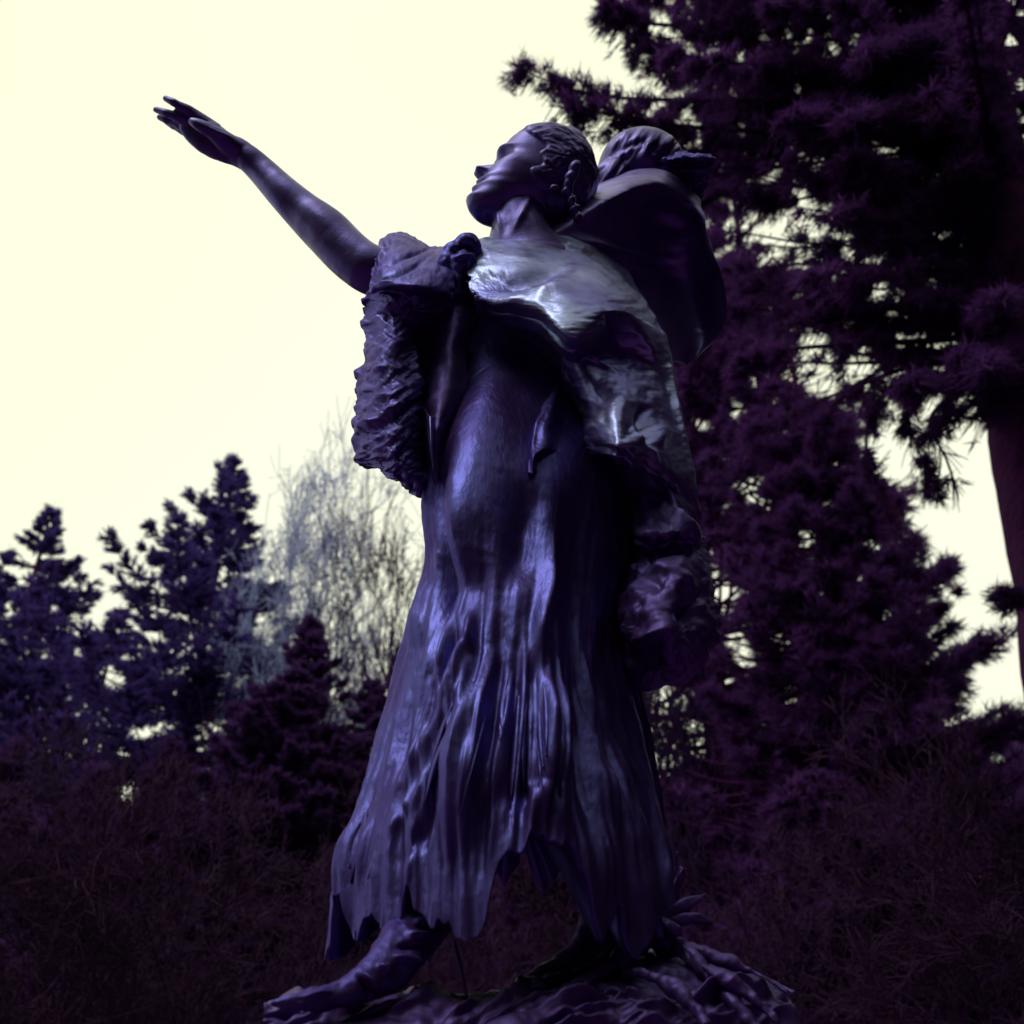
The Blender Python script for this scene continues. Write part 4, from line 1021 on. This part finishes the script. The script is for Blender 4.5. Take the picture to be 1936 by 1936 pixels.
# a dense belt of wood far behind everything, which closes the gaps low down
rgw = np.random.default_rng(5)
NW = 52000
a = rgw.uniform(-.75, .75, NW); dist = rgw.uniform(36, 60, NW)
xw = np.sin(a)*dist; yw = np.cos(a)*dist
top = 11.2+2.6*vnoise(np.stack([a*14, 0*a, 0*a], -1), 3)+1.5*vnoise(np.stack([a*44, 0*a, 0*a], -1), 4)+(dist-36)*.32
top = top+1.8
zw = rgw.uniform(0, 1, NW)**.8*top
Pw = np.stack([xw, yw, zw], -1)
T = sprays(Pw, np.repeat([[0, 0, 1.0]], NW, 0), np.full(NW, 1.1), 3, rgw, .4, 1.4)
wd_ = tris_to_mesh('wood', T, M_mid, None)
wd_['label'] = 'dark mass of distant woodland low behind the trees'; wd_['category'] = 'woodland'; wd_['kind'] = 'stuff'

# bare trees and shrubs
def bare_tree(name, base, H, spread, seed, mat, label, lean=(0, 0), depth=6, r0=None, cat='tree', group=None, nbr=(3, 4), tilt=.55, minr=.004, trunkmat=None, start=.25, rad=None):
    rr = random.Random(seed)
    root = thing(name, label, cat, group, loc=base)
    trunk, limbs, twigs = [], [], []
    def grow(p, d, L, r, k):
        n = 4; pts = [[*p, r]]; q = p.copy(); dd_ = d.copy()
        for i in range(n):
            dd_ = dd_+np.array([rr.gauss(0, .10), rr.gauss(0, .10), rr.gauss(.02, .08)]); dd_ /= np.linalg.norm(dd_)
            q = q+dd_*L/n; pts.append([*q, max(minr, r*(1-.42*(i+1)/n))])
        (trunk if k == 0 else limbs if k < 3 else twigs).append(np.array(pts))
        if k >= depth: return
        for j in range(rr.randint(*nbr)):
            f = rr.uniform(.35, 1.0) if k else rr.uniform(start, 1)
            i = min(n-1, int(f*n)); a0 = np.array(pts[i][:3]); a1 = np.array(pts[i+1][:3]); p2 = a0+(a1-a0)*(f*n-i if f < 1 else 1)
            sd2 = np.array([rr.gauss(0, 1), rr.gauss(0, 1), rr.gauss(.1, .5)]); sd2 -= dd_*(sd2@dd_)*.8; sd2 /= np.linalg.norm(sd2)
            d2 = dd_*(1-tilt*.4)+sd2*tilt*1.2*spread; d2 /= np.linalg.norm(d2)
            grow(p2, d2, L*rr.uniform(.55, .8), max(minr, r*.52), k+1)
    d0 = np.array([lean[0], lean[1], 1.0]); d0 /= np.linalg.norm(d0)
    grow(np.array(base, float), d0, H*.45, r0 or H*.014, 0)
    zt = np.percentile(np.concatenate(twigs or limbs)[:, 2], 99.7)-base[2]
    for L_ in (trunk, limbs, twigs):
        for P_ in L_:
            P_[:, :3] = np.array(base)+(P_[:, :3]-np.array(base))*(H/zt)
    if rad:
        A_ = np.concatenate(twigs or limbs)[:, :2]-np.array(base)[:2]; r9 = np.percentile(np.hypot(*A_.T), 96)
        for L_ in (trunk, limbs, twigs):
            for P_ in L_:
                P_[:, :2] = np.array(base)[:2]+(P_[:, :2]-np.array(base)[:2])*(rad/r9)
    poly_tubes('trunk', trunk, trunkmat or mat, root, 8)
    poly_tubes('limbs', limbs, trunkmat or mat, root, 5)
    if twigs: poly_tubes('twigs', twigs, mat, root, 3)
    adopt(root); return root
b_, H_ = place(725, 925, 27)
bare_tree('bare_tree', b_, H_*1.0, 1.0, 51, M_twig, 'pale leafless tree with a haze of twigs left of the statue', depth=7, r0=.16, nbr=(4, 4), minr=.008, trunkmat=M_mid, rad=4.6, tilt=.95)
b_, H_ = place(770, 940, 23)
bare_tree('bare_tree', b_, H_*1.0, 1.0, 52, M_mid, 'darker leafless tree close against the left side of the skirt', depth=6, r0=.14, nbr=(3, 5), minr=.010, trunkmat=M_mid, rad=3.4, tilt=.8)
b_, H_ = place(1330, 1180, 17)
bare_tree('bare_tree', b_, H_, 1.1, 53, M_mid, 'leafless tree in the gap between the skirt and the dense conifer', depth=6, r0=.12, nbr=(3, 5), minr=.009, trunkmat=M_bark, rad=2.4)
SH = [(330, 1560, 9.5, 61, 'brown leafless shrub in the lower left, leftmost of the brown shrubs'), (470, 1430, 10, 62, 'brown leafless shrub below the tallest conifer'), (590, 1400, 9, 63, 'brown leafless shrub touching the statue skirt'),
      (180, 1640, 9, 64, 'brown leafless shrub low in the lower left corner'), (1010, 1600, 12, 65, 'brown shrub glimpsed between the feet of the statue'), (1620, 1420, 9, 66, 'brown leafless shrub in front of the dense conifer'), (1800, 1560, 8.5, 67, 'brown leafless shrub at the lower right edge')]
for px, py, Y, sd_i, lab in SH:
    b_, H_ = place(px, py, Y)
    bare_tree('bare_shrub', b_, H_, 1.25, sd_i, M_brown, lab, depth=7, r0=.035, cat='shrub', nbr=(3, 4), minr=.0035, start=.1, rad=2.3)

# unseen conifers added around the camera to block sky light from the statue
BLOCKERS = [(12.5, 8.5, 22, 'tall light-blocking conifer added beyond the right edge of the picture, level with the fir'), (13, 3, 21, 'tall light-blocking conifer added off to the right of the photographer'), (14, -4, 22, 'tall light-blocking conifer added behind to the right, beside the first'), (12, -10, 22, 'tall light-blocking conifer added behind the right shoulder'), (7.5, -13, 21, 'tall light-blocking conifer added behind, right of centre'),
      (2.5, -14.5, 20, 'tall light-blocking conifer added straight behind the photographer'), (-2.5, -15, 18, 'light-blocking conifer added straight behind, a little to the left'), (-7.5, -15, 17, 'light-blocking conifer added behind the left shoulder'), (-13, -12, 16, 'lower light-blocking conifer added behind to the left'), (-17, -6, 14, 'low light-blocking conifer added off to the left')]
for i, (x_, y_, H_, lab) in enumerate(BLOCKERS):
    conifer((x_, y_, 0), H_, 5.6, 71+i, 260, .9, M_near, lab, k=5, per=14, start=.06, pw=.5, wid=.45, keep_frame=False)
tot = sum(len(o.data.polygons)*(2 if o.data.polygons and o.data.polygons[0].loop_total == 4 else 1) for o in bpy.data.objects if o.type == 'MESH')
print('total tris', tot)
